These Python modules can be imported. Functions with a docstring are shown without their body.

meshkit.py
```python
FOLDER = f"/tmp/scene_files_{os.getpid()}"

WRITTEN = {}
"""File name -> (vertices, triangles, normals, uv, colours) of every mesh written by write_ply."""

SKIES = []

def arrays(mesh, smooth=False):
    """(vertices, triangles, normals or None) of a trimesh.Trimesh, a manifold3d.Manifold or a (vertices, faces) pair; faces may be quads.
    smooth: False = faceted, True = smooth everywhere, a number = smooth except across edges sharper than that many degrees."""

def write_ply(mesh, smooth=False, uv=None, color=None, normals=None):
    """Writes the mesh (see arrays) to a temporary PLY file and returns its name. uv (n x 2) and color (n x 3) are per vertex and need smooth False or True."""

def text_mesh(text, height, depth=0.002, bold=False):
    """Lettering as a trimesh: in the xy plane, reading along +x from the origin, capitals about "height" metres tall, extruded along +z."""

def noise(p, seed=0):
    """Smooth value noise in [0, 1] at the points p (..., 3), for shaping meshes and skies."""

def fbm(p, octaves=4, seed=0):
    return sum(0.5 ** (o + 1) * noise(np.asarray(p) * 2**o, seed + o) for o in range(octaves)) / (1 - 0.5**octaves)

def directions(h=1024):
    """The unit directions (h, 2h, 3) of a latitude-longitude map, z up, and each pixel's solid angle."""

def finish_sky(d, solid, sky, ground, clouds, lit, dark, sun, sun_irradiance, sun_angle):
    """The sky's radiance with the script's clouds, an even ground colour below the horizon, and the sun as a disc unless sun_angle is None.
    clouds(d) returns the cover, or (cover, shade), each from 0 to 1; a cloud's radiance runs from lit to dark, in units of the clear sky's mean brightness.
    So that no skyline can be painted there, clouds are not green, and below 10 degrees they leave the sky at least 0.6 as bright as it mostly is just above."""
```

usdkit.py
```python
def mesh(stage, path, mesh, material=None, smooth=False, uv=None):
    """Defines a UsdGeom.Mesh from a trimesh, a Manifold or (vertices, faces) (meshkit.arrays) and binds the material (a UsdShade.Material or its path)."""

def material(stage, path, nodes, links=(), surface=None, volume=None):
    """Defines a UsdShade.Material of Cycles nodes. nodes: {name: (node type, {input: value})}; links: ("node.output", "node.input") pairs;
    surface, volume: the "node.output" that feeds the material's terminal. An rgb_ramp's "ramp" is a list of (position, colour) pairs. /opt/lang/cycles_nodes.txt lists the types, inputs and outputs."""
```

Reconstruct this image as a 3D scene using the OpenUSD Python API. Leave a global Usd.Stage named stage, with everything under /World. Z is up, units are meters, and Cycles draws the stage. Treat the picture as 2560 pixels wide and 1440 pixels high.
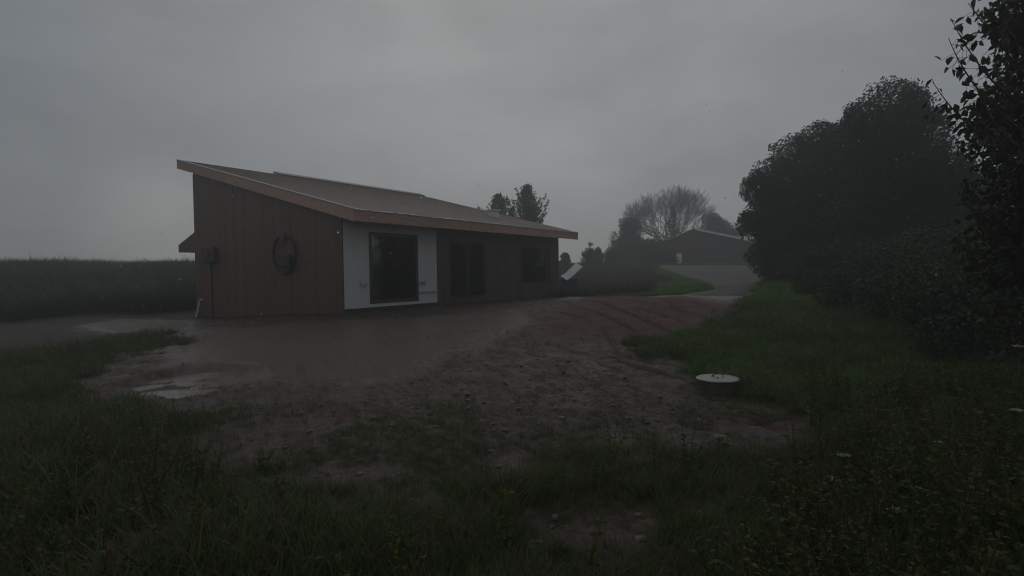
import math, random
import numpy as np, trimesh, usdkit, meshkit
from pxr import Usd, UsdGeom, UsdLux, UsdShade, Gf, Sdf, Vt
from shapely.geometry import Polygon

stage = Usd.Stage.CreateInMemory()
UsdGeom.SetStageUpAxis(stage, UsdGeom.Tokens.z)
UsdGeom.Xform.Define(stage, '/World')
UsdGeom.Scope.Define(stage, '/World/Looks')

# ------------------------------------------------------------------ camera
F, PITCH, ROLL, HC = 1400.0, math.radians(-1.6), math.radians(-0.8), 1.0
_cp, _sp, _cr, _sr = math.cos(PITCH), math.sin(PITCH), math.cos(ROLL), math.sin(ROLL)
FW = np.array([0, _cp, _sp]); _u0 = np.array([0, -_sp, _cp]); _r0 = np.array([1.0, 0, 0])
RT = _cr * _r0 + _sr * _u0; UP = -_sr * _r0 + _cr * _u0
EYE = np.array([0, 0, HC])
cam = UsdGeom.Camera.Define(stage, '/World/camera')
m = Gf.Matrix4d(*RT, 0, *UP, 0, *(-FW), 0, *EYE, 1)
UsdGeom.Xformable(cam).AddTransformOp().Set(m)
cam.CreateHorizontalApertureAttr(36.0); cam.CreateVerticalApertureAttr(20.25)
cam.CreateFocalLengthAttr(F / 2560 * 36.0)
cam.CreateClippingRangeAttr(Gf.Vec2f(0.05, 5000))
cam.CreateExposureAttr(0.0)

# ------------------------------------------------------------------ sky
SUN_EL, SUN_AZ = math.radians(38), math.radians(-14)          # azimuth from +y towards +x
SKY_STRENGTH = 0.05
CL = 5.35                                                       # cloud brightness before the strength
sky_mat = usdkit.material(stage, '/World/Looks/sky', {
    'tc': ('texture_coordinate', {}),
    'sky': ('sky_texture', {'sky_type': 'single_scattering', 'sun_disc': False, 'sun_elevation': SUN_EL, 'sun_rotation': SUN_AZ}),
    # the bright part of the overcast, where the sun stands behind it
    'dir': ('vector_math', {'math_type': 'dot_product', 'vector2': (0.06, 0.925, 0.375)}),
    'glow': ('rgb_ramp', {'ramp': [(0, (.60, .645, .68)), (.5, (.60, .645, .68)), (.74, (.63, .685, .73)), (.84, (.79, .84, .875)), (.93, (.99, 1.02, 1.04)), (1, (1.10, 1.11, 1.11))]}),
    'map': ('mapping', {'mapping_type': 'point', 'scale': (1.0, 1.0, 2.4)}),
    'n': ('noise_texture', {'scale': 3.2, 'detail': 6, 'roughness': .55, 'distortion': .3}),
    'nr': ('map_range', {'from_min': .3, 'from_max': .7, 'to_min': .84, 'to_max': 1.14, 'clamp': True}),
    'cl': ('mix', {'mix_type': 'multiply', 'fac': 1.0}),
    'nc': ('combine_xyz', {}),
    'sc': ('mix', {'mix_type': 'multiply', 'fac': 1.0, 'color2': (CL, CL, CL)}),
    # the thin, paler break in the cloud low on the left
    'brk': ('vector_math', {'math_type': 'dot_product', 'vector2': (-.530, .846, .062)}),
    'bkr': ('rgb_ramp', {'ramp': [(0, (0, 0, 0)), (.9925, (0, 0, 0)), (.997, (.16, .15, .11)), (1, (.42, .40, .31))]}),
    'bkn': ('mix', {'mix_type': 'multiply', 'fac': 1.0}), 'bka': ('mix', {'mix_type': 'add', 'fac': 1.0}),
    'mix': ('mix', {'mix_type': 'mix', 'fac': .94}),
    'bg': ('background_shader', {'strength': SKY_STRENGTH}),
}, [('tc.generated', 'dir.vector1'), ('dir.value', 'glow.fac'), ('tc.generated', 'map.vector'), ('map.vector', 'n.vector'),
    ('n.fac', 'nr.value'), ('nr.result', 'nc.x'), ('nr.result', 'nc.y'), ('nr.result', 'nc.z'),
    ('tc.generated', 'brk.vector1'), ('brk.value', 'bkr.fac'), ('bkr.color', 'bkn.color1'), ('nc.vector', 'bkn.color2'), ('glow.color', 'bka.color1'), ('bkn.color', 'bka.color2'), ('bka.color', 'cl.color1'), ('nc.vector', 'cl.color2'), ('cl.color', 'sc.color1'),
    ('sky.color', 'mix.color1'), ('sc.color', 'mix.color2'), ('mix.color', 'bg.color')], surface='bg.background')
dome = UsdLux.DomeLight.Define(stage, '/World/sky')
UsdShade.MaterialBindingAPI.Apply(dome.GetPrim()).Bind(sky_mat)
dome.GetPrim().SetCustomDataByKey('kind', 'structure')
dome.GetPrim().SetCustomDataByKey('label', 'dull grey overcast rain sky')

sun = UsdLux.DistantLight.Define(stage, '/World/sun')
sun.CreateNormalizeAttr(True); sun.CreateIntensityAttr(0.06); sun.CreateAngleAttr(50.0)
sun.CreateColorAttr(Gf.Vec3f(1.0, .97, .93))
d = np.array([math.sin(SUN_AZ) * math.cos(SUN_EL), math.cos(SUN_AZ) * math.cos(SUN_EL), math.sin(SUN_EL)])
zax = d; xax = np.cross([0, 0, 1], zax); xax /= np.linalg.norm(xax); yax = np.cross(zax, xax)
UsdGeom.Xformable(sun).AddTransformOp().Set(Gf.Matrix4d(*xax, 0, *yax, 0, *zax, 0, 0, 0, 60, 1))

# ------------------------------------------------------------------ small helpers
rng = np.random.default_rng(7)
_used = {}

def numbered(path):
    k = _used.get(path, -1) + 1
    _used[path] = k
    return path if k == 0 else f'{path}_{k:03d}'

def tag(p, label=None, cat=None, group=None, kind=None):
    p = p.GetPrim() if hasattr(p, 'GetPrim') else p
    for k, v in (('label', label), ('category', cat), ('group', group), ('kind', kind)):
        if v: p.SetCustomDataByKey(k, v)
    return p

def ppath(parent):
    return '/World' if parent is None else str(parent.GetPath())

def thing(name, label, cat, loc=(0, 0, 0), rz=0.0, group=None):
    x = UsdGeom.Xform.Define(stage, numbered('/World/' + name))
    x.AddTranslateOp().Set(Gf.Vec3d(*map(float, loc)))
    if rz: x.AddRotateZOp().Set(math.degrees(rz))
    return tag(x.GetPrim(), label, cat, group)

def obj(name, mesh, mat, parent=None, smooth=False, **kw):
    o = usdkit.mesh(stage, numbered(ppath(parent) + '/' + name), mesh, mat, smooth)
    return tag(o.GetPrim(), **kw)

def cat_m(ms):
    ms = list(ms)
    V, Fc, n = [], [], 0
    for q in ms:
        v, f = (np.asarray(q.vertices), np.asarray(q.faces)) if hasattr(q, 'faces') else q
        V.append(v); Fc.append(np.asarray(f) + n); n += len(v)
    return np.vstack(V), np.vstack(Fc)

def box(x0, x1, y0, y1, z0, z1):
    b = trimesh.creation.box([x1 - x0, y1 - y0, z1 - z0]); b.apply_translation([(x0 + x1) / 2, (y0 + y1) / 2, (z0 + z1) / 2]); return b

def cbox(x0, x1, y0, y1, z0, z1, c=.006):
    """A box with chamfered edges."""
    import manifold3d as m3
    pts = []
    for sx, sy, sz in np.ndindex(2, 2, 2):
        p = np.array([(x0, x1)[sx], (y0, y1)[sy], (z0, z1)[sz]]); s = np.array([1 - 2 * sx, 1 - 2 * sy, 1 - 2 * sz])
        for k in range(3):
            q = p + s * c; q[k] = p[k]; pts.append(q)
    return m3.Manifold.hull_points(np.array(pts))

def tri(mf):
    if hasattr(mf, 'to_mesh'):
        q = mf.to_mesh(); return np.array(q.vert_properties[:, :3]), np.array(q.tri_verts)
    return np.asarray(mf.vertices), np.asarray(mf.faces)

def prism(poly2, d0, d1, axis='x'):
    """Polygon given in the plane across AXIS, extruded from d0 to d1 along it."""
    g = trimesh.creation.extrude_polygon(Polygon(poly2), d1 - d0, engine='earcut')
    v = np.array(g.vertices); f = np.array(g.faces)
    if axis == 'x': v = np.stack([v[:, 2] + d0, v[:, 0], v[:, 1]], 1)
    elif axis == 'y': v = np.stack([v[:, 0], v[:, 2] + d0, v[:, 1]], 1); f = f[:, ::-1]
    else: v = v + [0, 0, d0]
    return v, f

def tube(points, radii, sides=6, cap=True):
    p = np.asarray(points, float); n = len(p)
    t = np.gradient(p, axis=0); t /= np.linalg.norm(t, axis=1, keepdims=True) + 1e-12
    ref = np.array([0, 0, 1.0]) if abs(t[0, 2]) < .9 else np.array([1.0, 0, 0])
    a = np.cross(t, ref); a /= np.linalg.norm(a, axis=1, keepdims=True) + 1e-12
    b = np.cross(t, a); ang = np.arange(sides) * 2 * np.pi / sides
    r = np.broadcast_to(radii, (n,))[:, None, None]
    v = (p[:, None] + r * (np.cos(ang)[None, :, None] * a[:, None] + np.sin(ang)[None, :, None] * b[:, None])).reshape(-1, 3)
    i, j = np.meshgrid(np.arange(n - 1), np.arange(sides), indexing='ij')
    q = np.stack([i * sides + j, i * sides + (j + 1) % sides, (i + 1) * sides + (j + 1) % sides, (i + 1) * sides + j], -1).reshape(-1, 4)
    f = np.vstack([q[:, [0, 2, 1]], q[:, [0, 3, 2]]])
    if cap:
        k = len(v); v = np.vstack([v, p[:1], p[-1:]])
        c0 = [[k, jj, (jj + 1) % sides] for jj in range(sides)]
        c1 = [[k + 1, (n - 1) * sides + (jj + 1) % sides, (n - 1) * sides + jj] for jj in range(sides)]
        f = np.vstack([f, c0, c1])
    return v, f

def sstep(x): x = np.clip(x, 0, 1); return x * x * (3 - 2 * x)

def project(P):
    dlt = np.asarray(P, float) - EYE; z = dlt @ FW
    zz = np.where(z > .05, z, .05)
    return np.stack([1280 + F * (dlt @ RT) / zz, 720 - F * (dlt @ UP) / zz], -1), z

def ray(px, py):
    dd = FW + RT * (px - 1280) / F + UP * (720 - py) / F
    return dd

def at(px, py, depth):
    return EYE + ray(px, py) * depth

# ------------------------------------------------------------------ materials
def mat(name, col, rough=.6, var=.25, scale=6.0, bump=0.0, bscale=40.0, spec=.5, stretch=None, col2=None, metallic=0.0):
    c = np.array(col, float); c2 = np.array(col2, float) if col2 is not None else c * (1 - var)
    nodes = {'tc': ('texture_coordinate', {}), 'mp': ('mapping', {'mapping_type': 'point', 'scale': stretch or (1, 1, 1)}),
             'n': ('noise_texture', {'scale': scale, 'detail': 5, 'roughness': .6}),
             'r': ('rgb_ramp', {'ramp': [(.3, tuple(c2)), (.7, tuple(c * (1 + var * .4)))]}),
             'oi': ('object_info', {}), 'om': ('map_range', {'to_min': .84, 'to_max': 1.14}), 'oc': ('combine_xyz', {}),
             'mul': ('mix', {'mix_type': 'multiply', 'fac': 1.0}),
             'p': ('principled_bsdf', {'roughness': rough, 'specular_ior_level': spec, 'metallic': metallic})}
    links = [('tc.object', 'mp.vector'), ('mp.vector', 'n.vector'), ('n.fac', 'r.fac'), ('oi.random', 'om.value'), ('om.result', 'oc.x'), ('om.result', 'oc.y'),
             ('om.result', 'oc.z'), ('r.color', 'mul.color1'), ('oc.vector', 'mul.color2'), ('mul.color', 'p.base_color')]
    if bump:
        nodes['n2'] = ('noise_texture', {'scale': bscale, 'detail': 4}); nodes['b'] = ('bump', {'strength': bump, 'distance': .02})
        links += [('mp.vector', 'n2.vector'), ('n2.fac', 'b.height'), ('b.normal', 'p.normal')]
    return usdkit.material(stage, '/World/Looks/' + name, nodes, links, surface='p.BSDF')

def leaf_mat(name, cols, rough=.65, trans=.25):
    k = len(cols)
    nodes = {'g': ('geometry', {}), 'oi': ('object_info', {}), 'ad': ('math', {'math_type': 'add'}), 'fr': ('math', {'math_type': 'fraction'}),
             'r': ('rgb_ramp', {'ramp': [(i / (k - 1), c) for i, c in enumerate(cols)]}),
             'p': ('principled_bsdf', {'roughness': rough, 'specular_ior_level': .4}), 't': ('translucent_bsdf', {}), 'm': ('mix_closure', {'fac': trans})}
    links = [('g.random_per_island', 'ad.value1'), ('oi.random', 'ad.value2'), ('ad.value', 'fr.value1'), ('fr.value', 'r.fac'),
             ('r.color', 'p.base_color'), ('r.color', 't.color'), ('p.BSDF', 'm.closure1'), ('t.BSDF', 'm.closure2')]
    return usdkit.material(stage, '/World/Looks/' + name, nodes, links, surface='m.closure')

M = {}
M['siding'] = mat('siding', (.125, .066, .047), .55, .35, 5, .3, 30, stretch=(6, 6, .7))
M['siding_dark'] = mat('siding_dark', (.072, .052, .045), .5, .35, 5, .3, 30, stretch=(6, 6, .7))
M['backing'] = mat('backing', (.04, .034, .03), .8)
M['fascia'] = mat('fascia', (.42, .265, .20), .5, .3, 3, .2, 40, stretch=(1, 5, 8))
M['roofing'] = mat('roofing', (.255, .195, .170), .5, .3, 2.2, .35, 60, spec=.35)
M['drip'] = mat('drip', (.55, .56, .57), .35, .15, 4)
M['wrap'] = mat('wrap', (.50, .48, .47), .55, .08, 2.0, .15, 5)
M['ink'] = mat('ink', (.13, .14, .17), .6, .1)
M['blue_ink'] = mat('blue_ink', (.22, .27, .42), .6, .1)
M['black_frame'] = mat('black_frame', (.03, .03, .032), .4, .1)
M['interior'] = mat('interior', (.05, .045, .04), .9)
M['concrete'] = mat('concrete', (.085, .075, .060), .6, .25, 7, .3, 60)
M['lid'] = mat('lid', (.40, .39, .38), .35, .22, 6, .2, 50)
M['iron'] = mat('iron', (.06, .05, .045), .5, .3)
M['bark'] = mat('bark', (.07, .055, .045), .8, .4, 8, .5, 30, stretch=(4, 4, .8))
M['bark_grey'] = mat('bark_grey', (.055, .048, .045), .8, .3, 8)
M['house_wall'] = mat('house_wall', (.040, .025, .020), .7, .3, 3, stretch=(1, 1, 6))
M['house_roof'] = mat('house_roof', (.05, .044, .042), .5, .25, 5)
M['pale_trim'] = mat('pale_trim', (.80, .77, .74), .5, .1)
M['door_pale'] = mat('door_pale', (.62, .62, .62), .5, .1)
M['sheet_pale'] = mat('sheet_pale', (.72, .72, .74), .35, .08)
M['dark_box'] = mat('dark_box', (.03, .036, .036), .6, .3)
M['hose'] = mat('hose', (.012, .013, .014), .4, .2)
M['pipe'] = mat('pipe', (.55, .54, .50), .4, .2)
M['glass'] = usdkit.material(stage, '/World/Looks/glass', {
    'f': ('fresnel', {'IOR': 1.5}), 't': ('transparent_bsdf', {'color': (.85, .9, .88)}), 'g': ('glossy_bsdf', {'color': (.9, .9, .9), 'roughness': .03}), 'm': ('mix_closure', {})},
    [('f.fac', 'm.fac'), ('t.BSDF', 'm.closure1'), ('g.BSDF', 'm.closure2')], surface='m.closure')
M['leaf'] = leaf_mat('leaf', [(.014, .022, .012), (.022, .034, .016), (.030, .040, .018), (.018, .028, .015)])
M['leaf_near'] = leaf_mat('leaf_near', [(.018, .028, .014), (.032, .044, .018), (.045, .052, .022), (.030, .040, .018)])
M['needle'] = leaf_mat('needle', [(.016, .024, .017), (.024, .034, .022), (.020, .028, .020)])
M['shrub'] = leaf_mat('shrub', [(.020, .034, .018), (.032, .050, .022), (.042, .058, .026), (.03, .035, .018)])
M['grass'] = leaf_mat('grass', [(.036, .084, .014), (.060, .120, .022), (.094, .128, .030), (.130, .096, .048), (.050, .100, .020), (.110, .076, .040), (.042, .090, .014)], .45, .4)
M['field'] = leaf_mat('field', [(.034, .062, .042), (.046, .076, .048), (.070, .080, .048), (.038, .068, .046)], .6, .35)
M['bank'] = leaf_mat('bank', [(.055, .140, .018), (.085, .190, .026), (.110, .205, .036), (.078, .150, .028)], .6, .45)
M['weed'] = leaf_mat('weed', [(.034, .062, .012), (.062, .095, .018), (.115, .120, .026), (.05, .070, .018), (.10, .062, .025)], .65, .4)
M['petal'] = leaf_mat('petal', [(.42, .40, .32), (.50, .48, .40)], .6, .3)
M['straw'] = leaf_mat('straw', [(.20, .16, .09), (.16, .14, .07)], .6, .2)
M['rain'] = usdkit.material(stage, '/World/Looks/rain', {'p': ('principled_bsdf', {'base_color': (1, 1, 1), 'roughness': 0.0, 'ior': 1.33, 'transmission_weight': 1.0})}, [], surface='p.BSDF')
M['water'] = usdkit.material(stage, '/World/Looks/water', {
    'n': ('noise_texture', {'scale': 9.0, 'detail': 4}), 'g': ('geometry', {}), 'b': ('bump', {'strength': .5, 'distance': .02}),
    'p': ('principled_bsdf', {'base_color': (.13, .108, .096), 'roughness': .26, 'ior': 1.33, 'specular_ior_level': .5})},
    [('g.position', 'n.vector'), ('n.fac', 'b.height'), ('b.normal', 'p.normal')], surface='p.BSDF')

# ------------------------------------------------------------------ terrain
YAW, W, L, ZE, ZR = 0.611, 7.733, 11.077, 2.5, 4.52
C0 = np.array([-4.392, 14.571])
U = np.array([math.sin(YAW), math.cos(YAW)]); V = np.array([-U[1], U[0]])

def base_height(x, y):
    x = np.asarray(x, float); y = np.asarray(y, float); r = np.hypot(x, y)
    az = np.degrees(np.arctan2(x, y))
    ye = np.where(y > 0, .55 * y + .45 * r, y)
    z = np.interp(ye, [-12, 2, 7, 12, 14.5, 24], [-.9, -.62, -.5, -.16, -.03, 0.0])
    z = z - .32 * sstep((-x - 4.5) / 6.0) * sstep((r - 9) / 6)
    left = sstep((-az - 8) / 12); front = sstep((y + 2) / 10)
    z = z + front * left * (1.55 * sstep((r - 20) / 20) + .012 * np.maximum(r - 40, 0))
    z = z + front * (1 - left) * (1.5 * sstep((r - 26.5) / 31) + .010 * np.maximum(r - 58, 0) * sstep((r - 58) / 20))
    z = z + .07 * np.clip(x - 4.5, 0, 14) * front * (1 - sstep((r - 24) / 10))
    # the low swell of red earth beyond the yard
    cx, cy = 3.6, 16.5
    z = z + .24 * np.exp(-(((x - cx) / 3.2) ** 2 + ((y - cy) / 3.4) ** 2))
    return z

def in_poly_sd(px, py, poly):
    """Signed distance (inside positive) to a polygon, in its own units."""
    poly = np.asarray(poly, float); px = np.asarray(px, float); py = np.asarray(py, float)
    dmin = np.full(px.shape, 1e9); ins = np.zeros(px.shape, bool)
    for a, b in zip(poly, np.roll(poly, -1, 0)):
        e = b - a; t = np.clip(((px - a[0]) * e[0] + (py - a[1]) * e[1]) / (e @ e + 1e-12), 0, 1)
        dmin = np.minimum(dmin, np.hypot(px - a[0] - t * e[0], py - a[1] - t * e[1]))
        c = (a[1] > py) != (b[1] > py)
        with np.errstate(divide='ignore', invalid='ignore'):
            xc = a[0] + (py - a[1]) * (b[0] - a[0]) / (b[1] - a[1])
        ins ^= c & (px < xc)
    return np.where(ins, dmin, -dmin)

def hit(px, py):
    """The point of the bare terrain seen at a picture point."""
    dd = ray(px, py)
    ts = np.concatenate([np.linspace(.8, 40, 1600), np.linspace(40.1, 200, 1600)])
    P = EYE + ts[:, None] * dd
    below = np.nonzero(P[:, 2] < base_height(P[:, 0], P[:, 1]))[0]
    i = below[0] if len(below) else len(ts) - 1
    a, b = ts[max(i - 1, 0)], ts[i]
    for _ in range(20):
        mid = (a + b) / 2; p = EYE + mid * dd
        if p[2] < base_height(p[0], p[1]): b = mid
        else: a = mid
    p = EYE + b * dd
    return np.array([p[0], p[1]])

def wpoly(pts): return np.array([hit(*p) for p in pts])

# zones of the ground, as plan polygons in metres
MUD = wpoly([(480, 800), (860, 785), (1280, 752), (1420, 740), (1850, 738), (1880, 712), (1900, 730), (1840, 765), (1812, 805), (1640, 838), (1575, 856),
             (1640, 885), (1735, 930), (1850, 990), (2000, 1035), (2110, 1050), (2000, 1085), (1700, 1130), (1500, 1140), (1300, 1170), (1100, 1240), (850, 1260), (620, 1180), (500, 1060), (380, 1020), (160, 960), (300, 900), (470, 850), (430, 832), (230, 832), (205, 812), (300, 797)])
RED = wpoly([(1270, 846), (1380, 775), (1480, 742), (1760, 740), (1855, 762), (1805, 808), (1640, 838), (1540, 855), (1420, 852)])
BARE = [wpoly(p) for p in (
    [(900, 1215), (960, 1195), (1090, 1225), (1075, 1265), (930, 1262)],
    [(1300, 1275), (1440, 1250), (1600, 1265), (1660, 1310), (1600, 1370), (1440, 1370), (1330, 1330)],
    [(1715, 1255), (1790, 1250), (1795, 1285), (1730, 1290)],
    [(1520, 1120), (1640, 1110), (1640, 1160), (1540, 1165)],
    [(800, 1270), (860, 1250), (900, 1300), (820, 1320)])]
FLOOD = wpoly([(480, 830), (870, 800), (1290, 775), (1330, 800), (1240, 850), (1120, 880), (1050, 930), (900, 960), (640, 960), (440, 930), (400, 880)])
WETD = wpoly([(1540, 742), (1640, 738), (1760, 739), (1850, 738), (1850, 750), (1835, 770), (1800, 762), (1720, 750), (1640, 748)])
WETL = wpoly([(210, 815), (300, 800), (480, 795), (480, 835), (300, 832)])
ROUGH = wpoly([(1000, 930), (1250, 890), (1500, 930), (1560, 1010), (1450, 1080), (1100, 1080), (950, 1010)])
RILL = wpoly([(1480, 870), (1560, 860), (1640, 890), (1735, 935), (1850, 990), (2110, 1050), (2000, 1080), (1600, 1050), (1450, 960)])
DA = hit(1555, 782); DB = hit(1665, 835); RD = (DB - DA) / np.linalg.norm(DB - DA)
EA = hit(1560, 900); EB = hit(1900, 1000); RE = (EB - EA) / np.linalg.norm(EB - EA)

def n2(x, y, s, seed=0, oct=3):
    return meshkit.fbm(np.stack([np.asarray(x) * s, np.asarray(y) * s, np.zeros_like(np.asarray(x, float)) + .5], -1), oct, seed)

def zones(x, y):
    w = (n2(x, y, 1.0, 3) - .5) * 1.6 + (n2(x, y, 4.5, 4, 3) - .5) * 1.2
    mud = sstep(.5 + (in_poly_sd(x, y, MUD) + w * .8) / .6)
    for b in BARE:
        mud = np.maximum(mud, sstep(.5 + (in_poly_sd(x, y, b) + w * .25) / .25))
    red = sstep(.5 + (in_poly_sd(x, y, RED) + w * .9) / 2.6)
    flood = sstep(.5 + (in_poly_sd(x, y, FLOOD) + w * .5) / .6)
    flood = np.maximum(flood, sstep(.5 + (in_poly_sd(x, y, WETL) + w * .3) / .6))
    flood = np.maximum(flood, sstep(.5 + (in_poly_sd(x, y, WETD) + w * .4) / .6))
    rough = sstep(.5 + (in_poly_sd(x, y, ROUGH) + w * .4) / 1.0)
    rill = sstep(.5 + (in_poly_sd(x, y, RILL) + w * .3) / .8)
    return mud, red, flood, rough, rill

PUD = [([(1275, 750), (1330, 745), (1400, 738), (1400, 743), (1330, 751), (1280, 755)], 'thin puddle along the foot of the front wall'),
       ([(1395, 743), (1430, 737), (1462, 740), (1440, 747), (1400, 750)], 'small bright puddle off the far end of the front wall'),
       ([(330, 960), (400, 925), (520, 905), (640, 915), (660, 945), (560, 975), (450, 992), (360, 995)], 'shallow puddle among grass clumps at the left')]
PUDW = []
for pts, lb_ in PUD:
    w_ = wpoly(pts); PUDW.append((w_, float(np.percentile(base_height(w_[:, 0], w_[:, 1]), 8)) - .02, lb_))

def relief(x, y, z):
    mud, red, flood, rough, rill = z
    r = np.hypot(x, y)
    fine = sstep((34 - r) / 14)
    h = (n2(x, y, 1.1, 11, 3) - .5) * .10 * (1 - .85 * flood)
    h = h + mud * (1 - .8 * flood) * (1 - .85 * red) * (n2(x, y, 9.0, 12, 4) - .5) * .075
    a = x * RE[0] + y * RE[1]; b = -x * RE[1] + y * RE[0]
    h = h + np.maximum(rough, .8 * rill) * (n2(a * 1.5, b * 6.5, 1.0, 13, 5) - .5) * .17
    for D, zone, amp, wav, seed in ((RD, red, .13, .80, 21), (RE, rill, .10, .40, 25)):
        a = x * D[0] + y * D[1]; b = -x * D[1] + y * D[0]
        wob = (n2(a * .35, b * .35, 1.0, seed, 2) - .5) * 1.6
        s = np.abs(((b + wob) / wav) % 1.0 - .5) * 2
        mod = n2(a * .3, b * 1.2, 1.0, seed + 2, 2)
        h = h - zone * amp * np.exp(-((s / .15) ** 2)) * (.2 + 1.6 * np.clip(mod - .25, 0, 1))
    return h * fine

def carve(x, y, h):
    for w_, lvl, _ in PUDW:
        sd = in_poly_sd(x, y, w_) + (n2(x, y, 2.2, 70) - .5) * .35
        k = sstep((sd + .22) / .3)
        h = h * (1 - k) + np.minimum(h, lvl - .012 + (n2(x, y, 3.2, 71, 4) - .42) * .11) * k
    return h

def height(x, y):
    z = zones(x, y)
    return carve(x, y, base_height(x, y) + relief(np.asarray(x, float), np.asarray(y, float), z))

# polar sheet: fine in front of the camera, coarse behind
az = np.concatenate([np.radians(np.linspace(-50, 50, 560)), np.radians(np.linspace(50, 310, 62)[1:-1])])
rr = np.concatenate([[.05, .3, .6], np.geomspace(.9, 40, 620), np.geomspace(40, 150, 60)[1:]])
A, R = np.meshgrid(az, rr, indexing='xy')
GX, GY = R * np.sin(A), R * np.cos(A)
Z = zones(GX.ravel(), GY.ravel())
GH = carve(GX.ravel(), GY.ravel(), base_height(GX.ravel(), GY.ravel()) + relief(GX.ravel(), GY.ravel(), Z))
nr, na = R.shape
ii, jj = np.meshgrid(np.arange(nr - 1), np.arange(na), indexing='ij')
quad = np.stack([ii * na + jj, ii * na + (jj + 1) % na, (ii + 1) * na + (jj + 1) % na, (ii + 1) * na + jj], -1).reshape(-1, 4)
gf = np.vstack([quad[:, [0, 2, 1]], quad[:, [0, 3, 2]]])
cen = np.array([[jj_, (jj_ + 1) % na, nr * na] for jj_ in range(na)])
gv = np.vstack([np.stack([GX.ravel(), GY.ravel(), GH], 1), [[0, 0, GH[0]]]])
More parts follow.
